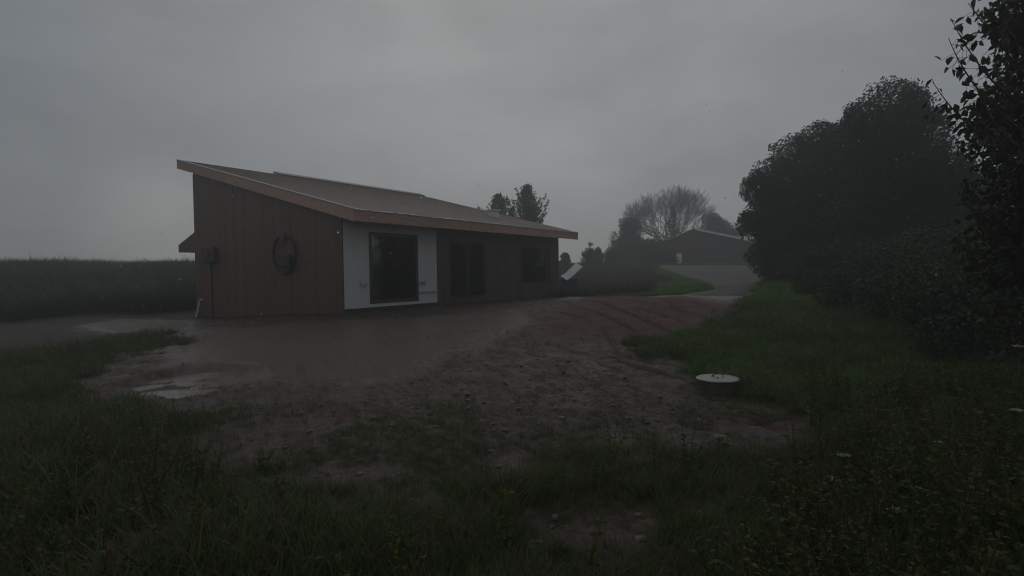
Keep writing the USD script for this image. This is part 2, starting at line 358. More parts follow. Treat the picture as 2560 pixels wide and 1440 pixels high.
ground_mat = usdkit.material(stage, '/World/Looks/ground', {
    'am': ('attribute', {'attribute': 'mud'}), 'ar': ('attribute', {'attribute': 'red'}), 'af': ('attribute', {'attribute': 'flood'}),
    'g': ('geometry', {}),
    'n1': ('noise_texture', {'scale': 2.2, 'detail': 6, 'roughness': .65}), 'n2': ('noise_texture', {'scale': 26.0, 'detail': 6, 'roughness': .7}),
    'mudc': ('rgb_ramp', {'ramp': [(.3, (.048, .031, .023)), (.5, (.092, .062, .048)), (.7, (.150, .106, .084))]}),
    'sm': ('mapping', {'mapping_type': 'point', 'rotation': (0, 0, -math.atan2(RE[1], RE[0])), 'scale': (1, 1, 1)}), 'sm2': ('mapping', {'mapping_type': 'point', 'scale': (1.6, 9.0, 1.0)}),
    'ns': ('noise_texture', {'scale': 1.0, 'detail': 7, 'roughness': .72}), 'sr': ('rgb_ramp', {'ramp': [(.38, (.42, .40, .38)), (.5, (.85, .84, .83)), (.64, (1.35, 1.35, 1.36))]}),
    'ms': ('mix', {'mix_type': 'multiply', 'fac': .85}), 'bh': ('math', {'math_type': 'multiply_add', 'value2': 1.6}),
    'redc': ('rgb_ramp', {'ramp': [(.3, (.082, .041, .029)), (.7, (.135, .066, .047))]}),
    'grc': ('rgb_ramp', {'ramp': [(.3, (.026, .030, .014)), (.55, (.050, .046, .028)), (.75, (.080, .062, .046))]}),
    'm1': ('mix', {'mix_type': 'mix'}), 'mf': ('mix', {'mix_type': 'mix', 'color2': (.145, .106, .089)}), 'ff': ('math', {'math_type': 'multiply', 'value2': .75}), 'm2': ('mix', {'mix_type': 'mix'}),
    'ro': ('map_range', {'from_min': .35, 'from_max': .65, 'to_min': .30, 'to_max': .85, 'clamp': True}),
    'rf': ('mix_float', {'b': .16}), 'rr': ('mix_float', {'b': .7}), 'rg': ('mix_float', {'a': .75}),
    'b': ('bump', {'strength': .8, 'distance': .04}),
    'sp': ('map_range', {'to_min': .30, 'to_max': .13}), 'p': ('principled_bsdf', {})},
    [('g.position', 'n1.vector'), ('g.position', 'n2.vector'), ('n1.fac', 'mudc.fac'), ('n1.fac', 'redc.fac'), ('n2.fac', 'grc.fac'),
     ('ar.fac', 'm1.fac'), ('g.position', 'sm.vector'), ('sm.vector', 'sm2.vector'), ('sm2.vector', 'ns.vector'), ('ns.fac', 'sr.fac'), ('mudc.color', 'ms.color1'), ('sr.color', 'ms.color2'), ('ms.color', 'mf.color1'), ('af.fac', 'ff.value1'), ('ff.value', 'mf.fac'), ('mf.color', 'm1.color1'), ('redc.color', 'm1.color2'),
     ('am.fac', 'm2.fac'), ('grc.color', 'm2.color1'), ('m1.color', 'm2.color2'), ('m2.color', 'p.base_color'),
     ('n1.fac', 'ro.value'), ('ro.result', 'rf.a'), ('af.fac', 'rf.fac'), ('am.fac', 'rg.fac'), ('rf.result', 'rr.a'), ('ar.fac', 'rr.fac'), ('rr.result', 'rg.b'), ('rg.result', 'p.roughness'),
     ('ar.fac', 'sp.value'), ('sp.result', 'p.specular_ior_level'), ('ns.fac', 'bh.value1'), ('n2.fac', 'bh.value3'), ('bh.value', 'b.height'), ('b.normal', 'p.normal')], surface='p.BSDF')
g = obj('ground', (gv, np.vstack([gf, cen])), ground_mat, smooth=True, label='muddy yard of wet brown and reddish earth with patchy grass', kind='structure')
pv = UsdGeom.PrimvarsAPI(g)
for nm, arr in (('mud', Z[0]), ('red', Z[1]), ('flood', Z[2])):
    pv.CreatePrimvar(nm, Sdf.ValueTypeNames.FloatArray, 'vertex').Set(Vt.FloatArray.FromNumpy(np.append(arr, 0).astype(np.float32)))

# gravel drive up to the far house
lp = np.array([(1700, 738), (1790, 724), (1765, 708), (1700, 690), (1655, 674), (1640, 664)], float)
rp = np.array([(1850, 740), (1885, 722), (1905, 702), (1918, 686), (1912, 673), (1905, 664)], float)
tt = np.linspace(0, 1, 46)
li = np.stack([np.interp(tt, np.linspace(0, 1, 6), lp[:, k]) for k in (0, 1)], 1); ri = np.stack([np.interp(tt, np.linspace(0, 1, 6), rp[:, k]) for k in (0, 1)], 1)
rows = []
for a, b in zip(li, ri):
    pa, pb = hit(*a), hit(*b)
    rows.append([pa + (pb - pa) * s for s in np.linspace(0, 1, 15)])
rows = np.array(rows)
dz = height(rows[..., 0].ravel(), rows[..., 1].ravel()).reshape(rows.shape[:2])
from scipy.ndimage import uniform_filter
dzs = np.maximum(uniform_filter(dz, 3), dz) + .03 - .028 * (np.abs(np.linspace(-1, 1, 15)) > .93)[None, :]
dzs[0] -= .026; dzs[1] -= .012
dv = np.concatenate([rows, dzs[..., None]], -1).reshape(-1, 3)
i2, j2 = np.meshgrid(np.arange(45), np.arange(14), indexing='ij')
dq = np.stack([i2 * 15 + j2, i2 * 15 + j2 + 1, (i2 + 1) * 15 + j2 + 1, (i2 + 1) * 15 + j2], -1).reshape(-1, 4)
M['gravel'] = mat('gravel', (.072, .064, .060), .7, .6, 1.6, 1.0, 7, spec=.3)
obj('driveway', (dv, dq), M['gravel'], smooth=True, label='wet grey gravel drive rising to the far house', kind='structure')

for w_, lvl, lb_ in PUDW:
    pg = Polygon(w_).buffer(.25)
    dens = np.array([pg.exterior.interpolate(q, normalized=True).coords[0] for q in np.linspace(0, 1, 70)[:-1]])
    q = trimesh.creation.extrude_polygon(Polygon(dens).buffer(0), .01, engine='earcut'); q.apply_translation([0, 0, lvl - .01])
    obj('puddle', q, M['water'], label=lb_, kind='structure')

# ------------------------------------------------------------------ main building (local x along the long wall, y towards the high side)
BR = math.pi / 2 - YAW
B = thing('wooden_building', 'unfinished brown wooden building with a long single slope roof', 'building', (C0[0], C0[1], 0), BR)

def loc(px, py, plane='front', off=0.0):
    """Local (a, b, z) on the front wall plane (b = 0), the end wall plane (a = 0) or the roof top."""
    dd = ray(px, py); o = np.array([*(EYE[:2] - C0), EYE[2]])
    da, db = dd[:2] @ U, dd[:2] @ V; oa, ob = o[:2] @ U, o[:2] @ V
    if plane == 'front': t = (off - ob) / db
    elif plane == 'end': t = (off - oa) / da
    else:
        s = (ZR - ZE) / W; t = (ZE + off + s * ob - o[2]) / (dd[2] - s * db)
    return np.array([oa + t * da, ob + t * db, o[2] + t * dd[2]])

SL = (ZR - ZE) / W
OE, OK, OR, OF, FD = .664, .19, .638, .488, .343
zw = lambda b: ZE + SL * b
obj('foundation', cat_m([box(.02, L, -.0, W, -1.2, .10)]), M['backing'], B)
# end wall with its boards
ew = obj('end_wall', prism([(0.0, .1), (W, .1 - .0), (W, zw(W) - .01), (0, zw(0) - .01)], .03, .13, 'x'), M['backing'], B)
nb = 28
edges = np.linspace(0, W, nb + 1)
for k in range(nb):
    b0, b1 = edges[k] + .003, edges[k + 1] - .003
    pr = .002 + .009 * rng.random()
    lo = -.10 - .36 * (k + .5) / nb - .03 * rng.random()
    obj('siding_board', prism([(b0, lo), (b1, lo), (b1, zw(b1)), (b0, zw(b0))], -pr, .03, 'x'), M['siding'], ew)
# front wall: openings
dl, dt = loc(923, 588)[0], loc(960, 585)[2]; dr = loc(1041, 600)[0]; db_ = loc(985, 753)[2]
wl, wr = loc(853, 600)[0] + .02, loc(1091, 600)[0]
wl = max(wl, .02); wb = loc(985, 764)[2]
w2l, w2r = loc(1122, 640)[0], loc(1212, 640)[0]; w2t, w2b = 2.05, .18
w3l, w3r = loc(1302, 640)[0], loc(1366, 640)[0]; w3t, w3b = 2.0, .55
fw = obj('front_wall', cat_m([box(a, b, .0, .12, z0, z1) for a, b, z0, z1 in (
    (.03, dl, .1, ZE - .01), (dl, dr, .1, db_), (dl, dr, dt, ZE - .01), (dr, w2l, .1, ZE - .01), (w2l, w2r, .1, w2b), (w2l, w2r, w2t, ZE - .01),
    (w2r, w3l, .1, ZE - .01), (w3l, w3r, .1, w3b), (w3l, w3r, w3t, ZE - .01), (w3r, L, .1, ZE - .01))]), M['backing'], B)
a = wr + .01
while a < L - .05:
    e = min(a + .27, L)
    spans = [(-.1 - .04 * rng.random(), ZE + .02)]
    for l_, r_, b_, t_ in ((w2l, w2r, w2b, w2t), (w3l, w3r, w3b, w3t)):
        if e > l_ + .02 and a < r_ - .02: spans = [(spans[0][0], b_ - .03), (t_ + .03, spans[0][1])]
    pr = .002 + .008 * rng.random()
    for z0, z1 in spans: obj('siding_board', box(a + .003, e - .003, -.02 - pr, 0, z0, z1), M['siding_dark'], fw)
    a = e
# house wrap round the big opening, a thin wrinkled sheet in four pieces
def sheet(x0, x1, z0, z1, y, seed):
    nx, nz = max(2, int((x1 - x0) / .08)), max(2, int((z1 - z0) / .08))
    X, Zz = np.meshgrid(np.linspace(x0, x1, nx + 1), np.linspace(z0, z1, nz + 1), indexing='ij')
    edge = np.minimum(np.minimum(X - x0, x1 - X), np.minimum(Zz - z0, z1 - Zz))
    Y = y - .02 * (n2(X * 2.0, Zz * .8, 1.6, seed, 3) - .3) * np.clip(edge / .15, .15, 1)
    v = np.stack([X, Y, Zz], -1).reshape(-1, 3); i, j = np.meshgrid(np.arange(nx), np.arange(nz), indexing='ij'); s = nz + 1
    q = np.stack([i * s + j, (i + 1) * s + j, (i + 1) * s + j + 1, i * s + j + 1], -1).reshape(-1, 4)
    f = np.vstack([q[:, [0, 1, 2]], q[:, [0, 2, 3]]])
    vb = v + [0, .004, 0]; vb[:, 1] = np.maximum(vb[:, 1], v[:, 1] + .003)
    return np.vstack([v, vb]), np.vstack([f, f[:, ::-1] + len(v)])
hw = obj('house_wrap', cat_m([sheet(wl, dl - .03, wb, ZE - .02, -.012, 1), sheet(dr + .03, wr - .01, wb, ZE - .02, -.012, 2),
                              sheet(dl - .03, dr + .03, wb, db_ - .03, -.012, 3), sheet(dl - .03, dr + .03, dt + .03, ZE - .02, -.012, 4)]), M['wrap'], B, smooth=True, label='white house wrap sheet round the dark opening')
def letters(text, x, z, h, y=-.062):
    t = meshkit.text_mesh(text, h, .006); v = np.array(t.vertices); f = np.array(t.faces)
    return np.stack([x + v[:, 0], y - v[:, 2], z + v[:, 1]], 1), f[:, ::-1]
q = loc(894, 718); obj('lettering', letters('Tyv', q[0], q[2], .115), M['ink'], hw)
q = loc(1045, 712); obj('lettering', letters('vek', q[0], q[2], .13), M['ink'], hw)
q = loc(1043, 733); obj('print_bar', box(q[0], q[0] + .85, -.064, -.058, q[2], q[2] + .05), M['blue_ink'], hw)
# big dark glazed door
def glazed(name, l_, r_, b_, t_, panes, fr=.06):
    ms = [box(l_ - .03, r_ + .03, -.028, .06, b_ - .03, b_ + fr), box(l_ - .03, r_ + .03, -.028, .06, t_ - fr, t_ + .03), box(l_ - .03, l_ + fr, -.026, .058, b_ + fr, t_ - fr), box(r_ - fr, r_ + .03, -.026, .058, b_ + fr, t_ - fr)]
    xs = np.linspace(l_ + fr, r_ - fr, panes + 1)
    for x in xs[1:-1]: ms.append(box(x - fr / 2, x + fr / 2, -.020, .055, b_ + fr, t_ - fr))
    o = obj(name, cat_m(ms), M['black_frame'], B)
    for x0, x1 in zip(xs[:-1], xs[1:]): obj('pane', box(x0 + .005, x1 - .005, .016, .024, b_ + fr - .01, t_ - fr + .01), M['glass'], o)
    return o
glazed('patio_door', dl, dr, db_, dt, 1)
glazed('patio_door', w2l, w2r, w2b, w2t, 2)
glazed('window', w3l, w3r, w3b, w3t, 1)
obj('back_wall', box(.03, L, W - .12, W, .1, zw(W) - .01), M['siding'], B)
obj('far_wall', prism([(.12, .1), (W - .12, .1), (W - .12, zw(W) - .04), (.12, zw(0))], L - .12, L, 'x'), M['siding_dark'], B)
obj('interior_floor', box(.13, L - .13, .13, W - .13, .1, .16), M['interior'], B)
# roof
rb0, rb1, ra0, ra1 = -OE, W + OR, -OK, L + OF
T0 = .10
roof = obj('roof', prism([(rb0, zw(rb0) + T0), (rb1, zw(rb1) + T0), (rb1, zw(rb1) + FD - .03), (rb0, zw(rb0) + FD - .03)], ra0 + .04, ra1 - .04, 'x'), M['roofing'], B)
# rafters' underside / soffit fills wall top to deck
cs = []
nc = 62
be = np.linspace(rb0 - .012, rb1, nc + 1)
for k in range(nc):
    b0, b1 = be[k], min(be[k + 1] + .02, rb1)
    zt = lambda b: zw(b) + FD - .03
    xs = np.linspace(ra0 + .0, ra1 - .0, 34); 
    j = (rng.random(33) - .5) * .004
    cs.append(prism([(b0, zt(b0) + .001), (b1, zt(b1) + .001), (b1, zt(b1) + .006), (b0, zt(b0) + .017)], ra0 - .008, ra1 + .008, 'x'))
obj('shingle_course', cat_m(cs), M['roofing'], roof, kind='stuff')
def fascia_run(a0, a1, b, seg):
    n = max(1, round((a1 - a0) / seg)); e = np.linspace(a0, a1, n + 1)
    return [(e[k] + .002, e[k + 1] - .002) for k in range(n)]
s_f = .30
for a0, a1 in fascia_run(ra0, ra1, rb0, 3.1):
    obj('eave_fascia', prism([(rb0 - .03, zw(rb0) + FD - .03 - s_f + .004 * rng.random()), (rb0, zw(rb0) + FD - .03 - s_f), (rb0, zw(rb0) + FD - .034), (rb0 - .03, zw(rb0) + FD - .04)], a0, a1, 'x'), M['fascia'], roof)
be2 = np.linspace(rb0 - .03, rb1 + .03, 4)
for x0, x1 in ((ra0, ra0 + .038), (ra1 - .038, ra1)):
    for k in range(3):
        b0, b1 = be2[k] + .002, be2[k + 1] - .002
        obj('rake_fascia', prism([(b0, zw(b0) + FD - .032 - s_f), (b1, zw(b1) + FD - .032 - s_f), (b1, zw(b1) + FD - .034), (b0, zw(b0) + FD - .034)], x0 - .0015 - .001 * k, x1 + .0015, 'x'), M['fascia'], roof)
obj('high_fascia', box(ra0 + .04, ra1 - .04, rb1, rb1 + .03, zw(rb1) + FD - .035 - s_f, zw(rb1) + FD - .035), M['fascia'], roof)
# soffit boards below the overhangs
obj('soffit', cat_m([prism([(rb0 + .002, zw(rb0) + T0 - .025), (-.03, zw(-.03) + T0 - .025), (-.03, zw(-.03) + T0 - .004), (rb0 + .002, zw(rb0) + T0 - .004)], ra0 + .045, ra1 - .045, 'x'),
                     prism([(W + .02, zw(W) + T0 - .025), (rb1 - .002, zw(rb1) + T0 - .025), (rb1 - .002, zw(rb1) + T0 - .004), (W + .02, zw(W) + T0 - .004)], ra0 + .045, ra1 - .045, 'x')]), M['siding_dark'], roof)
# wall-top filler between wall line and deck
obj('wall_plate', cat_m([prism([(.0, zw(0) - .01), (W, zw(W) - .01), (W, zw(W) + T0 - .003), (0, zw(0) + T0 - .003)], .02, .12, 'x'),
                         prism([(.0, zw(0) - .01), (W, zw(W) - .01), (W, zw(W) + T0 - .003), (0, zw(0) + T0 - .003)], L - .12, L, 'x'),
                         box(.13, L - .13, .01, .11, ZE - .01, ZE + T0 - .005), box(.13, L - .13, W - .1, W - .01, zw(W) - .02, zw(W - .1) + T0 - .005)]), M['siding_dark'], B)
# light metal drip edge along the eave in short lapped pieces, and one along the rake
e = np.linspace(ra0, ra1, 27)
for k in range(26):
    gap = .02 + .10 * (rng.random() < .45)
    tl = (rng.random() - .5) * .012
    obj('drip_edge', prism([(rb0 - .055, zw(rb0) + FD - .048 + tl), (rb0 + .05, zw(rb0) + FD - .012 + tl), (rb0 + .05, zw(rb0) + FD - .004 + tl), (rb0 - .055, zw(rb0) + FD - .026 + tl)], e[k] + gap, e[k + 1], 'x'), M['drip'], roof)
obj('rake_edge', prism([(rb0 - .04, zw(rb0) + FD - .030), (rb1, zw(rb1) + FD - .030), (rb1, zw(rb1) + FD - .006), (rb0 - .04, zw(rb0) + FD - .006)], ra0 - .018, ra0 + .03, 'x'), M['drip'], roof)
# raised cap along the high edge, starting part way along
a_c = loc(619, 413, 'roof', FD)[0]
a_c = (loc(619, 416, 'roof', FD)[0])
obj('ridge_cap', cat_m([prism([(rb1 - .30, zw(rb1 - .30) + FD - .01), (rb1 + .05, zw(rb1) + FD + .0), (rb1 + .05, zw(rb1) + FD + .085), (rb1 - .30, zw(rb1 - .3) + FD + .03)], a_c, ra1 - .02, 'x')]), M['house_roof'], roof)
q = loc(1234, 541, 'roof', FD)
obj('roof_vent', cat_m([box(q[0] - .16, q[0] + .16, q[1] - .16, q[1] + .16, q[2] - .12, q[2] + .22), box(q[0] - .22, q[0] + .22, q[1] - .22, q[1] + .22, q[2] + .221, q[2] + .27)]), M['drip'], roof)
obj('beam_end', box(.25, .40, W, W + .34, zw(W) - .04, zw(W) + .06), M['black_frame'], B)
# low canopy on the back
ca0, ca1 = .0, 6.0
zc = lambda b: 2.50 - .34 * (b - W)
cp = obj('rear_canopy', prism([(W, zc(W) - .08), (W + 1.13, zc(W + 1.13) - .08), (W + 1.13, zc(W + 1.13)), (W, zc(W))], ca0 + .04, ca1, 'x'), M['roofing'], B)
obj('canopy_fascia', prism([(W + .002, 1.86), (W + 1.15, 1.86), (W + 1.15, zc(W + 1.15) + .008), (W + .002, zc(W) + .008)], ca0, ca0 + .038, 'x'), M['siding'], cp)
obj('soffit', box(ca0 + .04, ca1, W + .002, W + 1.13, 1.86, 1.89), M['pale_trim'], cp)
# meter box on the end wall
q0, q1 = loc(517, 620, 'end'), loc(546, 655, 'end')
mb = obj('meter_box', cat_m([tri(cbox(-.16, -.012, min(q0[1], q1[1]), max(q0[1], q1[1]), q1[2], q0[2], .015))]), M['dark_box'], B)
gl = trimesh.creation.cylinder(.09, .05, sections=20); gl.apply_transform(trimesh.transformations.rotation_matrix(math.pi / 2, [0, 1, 0])); gl.apply_translation([-.185, (q0[1] + q1[1]) / 2, q1[2] + .27])
obj('meter_dial', gl, M['iron'], mb)
obj('conduit', tube([(-.06, (q0[1] + q1[1]) / 2, q1[2]), (-.06, (q0[1] + q1[1]) / 2, -.4)], .025, 8), M['dark_box'], mb)

def to_world(a, b, z): return np.array([*(C0 + a * U + b * V), z])

# coil hanging on the end wall
q = loc(717, 632, 'end')
hc_ = thing('hanging_ring', 'large dark ring hanging on the brown end wall', 'ring', to_world(-.06, q[1], q[2]), BR)
for k in range(5):
    an = np.linspace(0, 2 * math.pi, 40); rad = .50 + .016 * (k % 4); zz = .52 + .010 * k
    pts = np.stack([np.full(40, -.012 - .020 * (k % 3)) - .01 * np.sin(an * 2 + k), rad * np.sin(an + .2 * k), zz * np.cos(an + .2 * k) - .05], 1)
    obj('loop', tube(pts, .017, 6, False), M['hose'], hc_, smooth=True)
obj('hook', cat_m([box(-.06, .045, -.10, .10, .40, .46), box(-.09, -.061, -.12, .12, .38, .54)]), M['iron'], hc_)
obj('reel_box', tri(cbox(-.08, .045, -.30, .22, -.38, -.06, .02)), M['dark_box'], hc_)

# leaning pipe by the left corner of the end wall
p0 = loc(489, 796, 'end', -.35); p1 = loc(500, 749, 'end', -.06)
w0, w1 = to_world(*p0), to_world(*p1); w0[2] = height(w0[0], w0[1]) - .05
lt = thing('leaning_pipe', 'thin pale pipe with a bent top leaning at the left corner of the end wall', 'pipe', w0)
obj('shaft', tube([(0, 0, 0), (w1 - w0) * .5, w1 - w0], .026, 8), M['pipe'], lt)
e1 = w1 - w0; dirv = np.array([*(-V), 0])
obj('handle', tube([e1 + dirv * -.03, e1 + dirv * .08 + [0, 0, .01], e1 + dirv * .20 + [0, 0, -.02]], .02, 8), M['pipe'], lt)

# ------------------------------------------------------------------ far house with gable
D2 = 58.0
gb = at(1760, 667, D2)
ang = math.radians(-8)
H = thing('gabled_house', 'low dark gabled house at the top of the drive with a pale door', 'house', (gb[0], gb[1], gb[2] - .1), ang)
k = D2 / F
def hx(px): return (px - 1760) * k / math.cos(ang)
def hz(py): return (667 + 0 - py) * k + .1
el, er, rx = hx(1628), hx(1886), hx(1737)
zr2, zl2, zrr2 = hz(570), hz(618), hz(606)
wl2, wr2 = el + .5, er - .5
sl = (zr2 - zl2) / (rx - el); sr_ = (zr2 - zrr2) / (er - rx)
obj('wall', prism([(wl2, -.6), (wr2, -.6), (wr2, zr2 - sr_ * (wr2 - rx) - .13), (rx, zr2 - .13), (wl2, zr2 - sl * (rx - wl2) - .13)], 0, 8, 'y'), M['house_wall'], H)
def slope(x0, z0, x1, z1, t, y0, y1): return prism([(x0, z0 - t), (x1, z1 - t), (x1, z1), (x0, z0)], y0, y1, 'y')
hr = obj('roof', cat_m([slope(el, zl2, rx, zr2, .12, -.4, 8.4), slope(rx + .002, zr2, er, zrr2, .12, -.4, 8.4)]), M['house_roof'], H)
obj('rake_board', slope(rx, zr2 - .0, er, zrr2 - .0, .22, -.46, -.402), M['pale_trim'], hr, label='pale rake board on the right slope')
obj('rake_board', slope(el, zl2, rx - .004, zr2, .17, -.44, -.402), M['house_wall'], hr)
dd_ = obj('door', box(hx(1694), hx(1707), -.05, .02, hz(666), hz(632)), M['door_pale'], H)
obj('door_panel', cat_m([box(hx(1696), hx(1705), -.065, -.051, hz(663), hz(651)), box(hx(1696), hx(1705), -.065, -.051, hz(648), hz(635))]), M['pale_trim'], dd_)
gd = obj('garage_door', box(hx(1745), hx(1848), -.03, .03, hz(668), hz(624)), M['dark_box'], H)
for q4 in range(4):
    z0 = hz(668) + (hz(624) - hz(668)) * q4 / 4
    obj('panel', box(hx(1746), hx(1847), -.05, -.031, z0 + .03, z0 + (hz(624) - hz(668)) / 4 - .02), M['black_frame'], gd)

# ------------------------------------------------------------------ well ring with lid
wc = at(1794, 943.5, 6.9)
gz = height(wc[0], wc[1])
well = thing('well_cover', 'round pale concrete well cover with a black handle, in the grass', 'well', (wc[0], wc[1], gz))
top = wc[2] - gz
RW = 102 / F * 6.9 / 2
prof = np.array([(0, top - .024), (RW - .012, top - .024), (RW, top - .019), (RW, top - .008), (RW - .01, top), (RW * .5, top + .006), (0, top + .008)])
obj('lid', trimesh.creation.revolve(prof, sections=48), M['lid'], well, smooth=40)
prof = np.array([(0, -.25), (RW - .03, -.25), (RW - .022, top - .025), (0, top - .025)])
obj('ring', trimesh.creation.revolve(prof, sections=48), M['concrete'], well, smooth=40)
zt_ = top + .008
obj('handle', cat_m([tube([(-.055, -.02, zt_ - .01), (-.055, -.02, zt_ + .028), (-.045, -.02, zt_ + .036), (.05, -.02, zt_ + .036), (.06, -.02, zt_ + .028), (.06, -.02, zt_ - .01)], .006, 8), tube([(-.055, -.02, zt_ + .03), (-.085, -.03, zt_ + .012)], .008, 6), tube([(-.03, -.075, zt_ - .005), (-.03, -.075, zt_ + .012)], .012, 8)]), M['iron'], well)

# ------------------------------------------------------------------ pale sheet and dark bin beyond the far corner
D3 = 27.0
sp = [at(1402, 691, D3), at(1410, 686.5, D3 + .05), at(1420, 678, D3 + .1), at(1430, 668, D3 + .2), at(1441, 658, D3 + .3)]
sp = np.array(sp); o = sp[0].copy(); gz3 = height(o[0], o[1])
st = thing('tilted_sheet', 'pale bent sheet tilted up beyond the far corner of the brown building', 'sheet', o)
wvec = np.array([.14, .75, -.10])
s0, s1 = sp - o, sp - o + wvec
vv = np.vstack([s0, s1, s0 + [0, 0, .03], s1 + [0, 0, .03]]); n_ = 5; ff = []
for i_ in range(4):
    a_, b_, c_, d_ = i_, i_ + 1, n_ + i_ + 1, n_ + i_
    ff += [[a_, c_, b_], [a_, d_, c_], [a_ + 10, b_ + 10, c_ + 10], [a_ + 10, c_ + 10, d_ + 10], [a_, b_, b_ + 10], [a_, b_ + 10, a_ + 10], [d_, c_ + 10, c_], [d_, d_ + 10, c_ + 10]]
ff += [[0, 10, 15], [0, 15, 5], [4, 9, 19], [4, 19, 14]]
vv2 = vv.copy()
# the sheet is a wide strip: its face turned to the camera
fw3 = np.array([.30, 0, .16])
vv2[5:10] = vv[0:5] + [.24, -.42, -.20]; vv2[15:20] = vv2[5:10] + [0, 0, .03]
obj('panel', (vv2, np.array(ff)), M['sheet_pale'], st)
cb = at(1422, 712, D3 + .6); gz4 = height(cb[0], cb[1])
bn = thing('dark_bin', 'dark low bin under the pale tilted sheet', 'bin', (cb[0], cb[1], gz4))
hgt = .62
obj('body', prism([(-.36, .06), (.34, .06), (.38, hgt), (-.40, hgt)], -.3, .3, 'y'), M['dark_box'], bn)
obj('rim', cat_m([box(-.43, .41, -.33, .33, hgt + .002, hgt + .05)]), M['black_frame'], bn)
for x_ in (-.25, .25):
    c = trimesh.creation.cylinder(.09, .05, sections=18); c.apply_transform(trimesh.transformations.rotation_matrix(math.pi / 2, [1, 0, 0])); c.apply_translation([x_, -.34, .09])
    obj('wheel', c, M['iron'], bn)

# ------------------------------------------------------------------ vegetation builders
def leaf_quads(P, N, size, aspect=1.6, r=rng):
    """Diamond leaves (2 triangles, bent) at P with normals N."""
    n = len(P); s = np.broadcast_to(size, (n,))[:, None]
    t = r.normal(size=(n, 3)); t -= (t * N).sum(1, keepdims=True) * N; t /= np.linalg.norm(t, axis=1, keepdims=True) + 1e-9
    b = np.cross(N, t)
    v = np.stack([P - t * s * .5, P + b * s * .5 / aspect + N * s * .06, P + t * s * .5, P - b * s * .5 / aspect + N * s * .06], 1).reshape(-1, 3)
    k = np.arange(n)[:, None] * 4
    f = np.stack([np.hstack([k, k + 1, k + 2]), np.hstack([k, k + 2, k + 3])], 1).reshape(-1, 3)
    return v, f

def crown(clumps, leaf, dens, r, hang=.3):
    """clumps: (centre, radius); uneven shells of leaves with gaps."""
    P, N = [], []
    for c, R_ in clumps:
        R_ = np.asarray(R_, float) * np.ones(3)
        n = int(dens * (R_[0] * R_[2]) / leaf ** 2)
        dv_ = r.normal(size=(n, 3)); dv_ /= np.linalg.norm(dv_, axis=1, keepdims=True)
        lump = meshkit.fbm(dv_ * 2.1 + np.asarray(c) * 1.7, 3, 5)
        rad = (.62 + .75 * lump) * np.where(r.random(n) < .7, 1 - .22 * r.random(n) ** 1.5, r.random(n) ** .5)
        keep = meshkit.fbm(dv_ * 4.5 + np.asarray(c), 2, 9) > .33
        p = np.asarray(c) + dv_ * R_ * rad[:, None]
        nn = dv_ + r.normal(size=(n, 3)) * .7 + [0, 0, hang]; nn /= np.linalg.norm(nn, axis=1, keepdims=True)
        P.append(p[keep]); N.append(nn[keep])
    P, N = np.vstack(P), np.vstack(N)
    return leaf_quads(P, N, leaf * (.7 + .6 * r.random(len(P))), 1.5, r)

def limb(p0, p1, r0, r1, r, bend=.15, n=5, sides=6):
    p0, p1 = np.asarray(p0, float), np.asarray(p1, float); t = np.linspace(0, 1, n)[:, None]
    off = r.normal(size=3) * np.linalg.norm(p1 - p0) * bend
    pts = p0 + (p1 - p0) * t + off * (t * (1 - t)) * 2
    return tube(pts, np.linspace(r0, r1, n), sides)

def broad_tree(name, label, depth, pclumps, basepx, leaf=.13, dens=26.0, seed=1, group=None, mleaf='leaf', extra=True, trunk_r=.22, cat='tree'):
    r = np.random.default_rng(seed)
    cl = []
    for px, py, rp in pclumps:
        dz_ = (r.random() - .5) * 1.6 * min(1.0, rp * depth / F)
        R_ = rp * depth / F
        cl.append((at(px, py, depth + dz_), (R_, R_, R_ * .95)))
        if extra: cl.append((at(px + rp * .1, py + rp * .1, depth + R_ * 1.1), (R_ * .95, R_, R_ * .9)))
    if extra and leaf < .12:
        for c, R_ in list(cl):
            for _ in range(3):
                q = r.normal(size=3); q /= np.linalg.norm(q); q[2] = abs(q[2]) * .7
                cl.append((c + q * R_[0] * (.85 + .3 * r.random()), tuple(np.array(R_) * (.16 + .2 * r.random()))))
    bx, by = at(basepx, 700, depth)[:2]; bz = base_height(bx, by)
    t = thing(name, label, cat, (bx, by, bz), group=group)
    o = np.array([bx, by, bz]); cl = [(c - o, R_) for c, R_ in cl]
    obj('crown', crown(cl, leaf, dens, r), M[mleaf], t, kind='stuff')
    cen_ = np.mean([c for c, _ in cl], 0); fork = np.array([cen_[0] * .3, cen_[1] * .3, max(.35 * cen_[2], .25)])
    ms = [limb((0, 0, -.3), fork, trunk_r, trunk_r * .7, r, .05, 6, 9)]
    for c, R_ in cl: ms.append(limb(fork, c, trunk_r * .38, trunk_r * .08, r, .12, 5, 5))
    obj('trunk', cat_m(ms), M['bark'], t, smooth=True)
    return t

# the big trees on the right
broad_tree('broadleaf_tree', 'large dark broadleaf tree right of the far house, stepped crown', 24.0,
           [(1893, 475, 42), (1935, 440, 52), (1985, 392, 58), (2055, 362, 62), (2120, 362, 66), (1880, 560, 40), (1930, 545, 70), (2020, 490, 100), (2120, 460, 110), (1990, 610, 100), (1925, 640, 55), (2100, 590, 120), (2030, 680, 80)], 2030, .105, 26, 3)
broad_tree('broadleaf_tree', 'tallest dark tree on the right, with a rounded peak', 19.0,
           [(2225, 275, 82), (2180, 350, 95), (2275, 340, 90), (2330, 430, 85), (2240, 450, 125), (2390, 500, 95), (2250, 600, 130), (2370, 620, 120), (2150, 560, 90), (2440, 640, 100), (2470, 540, 95)], 2290, .095, 24, 4)

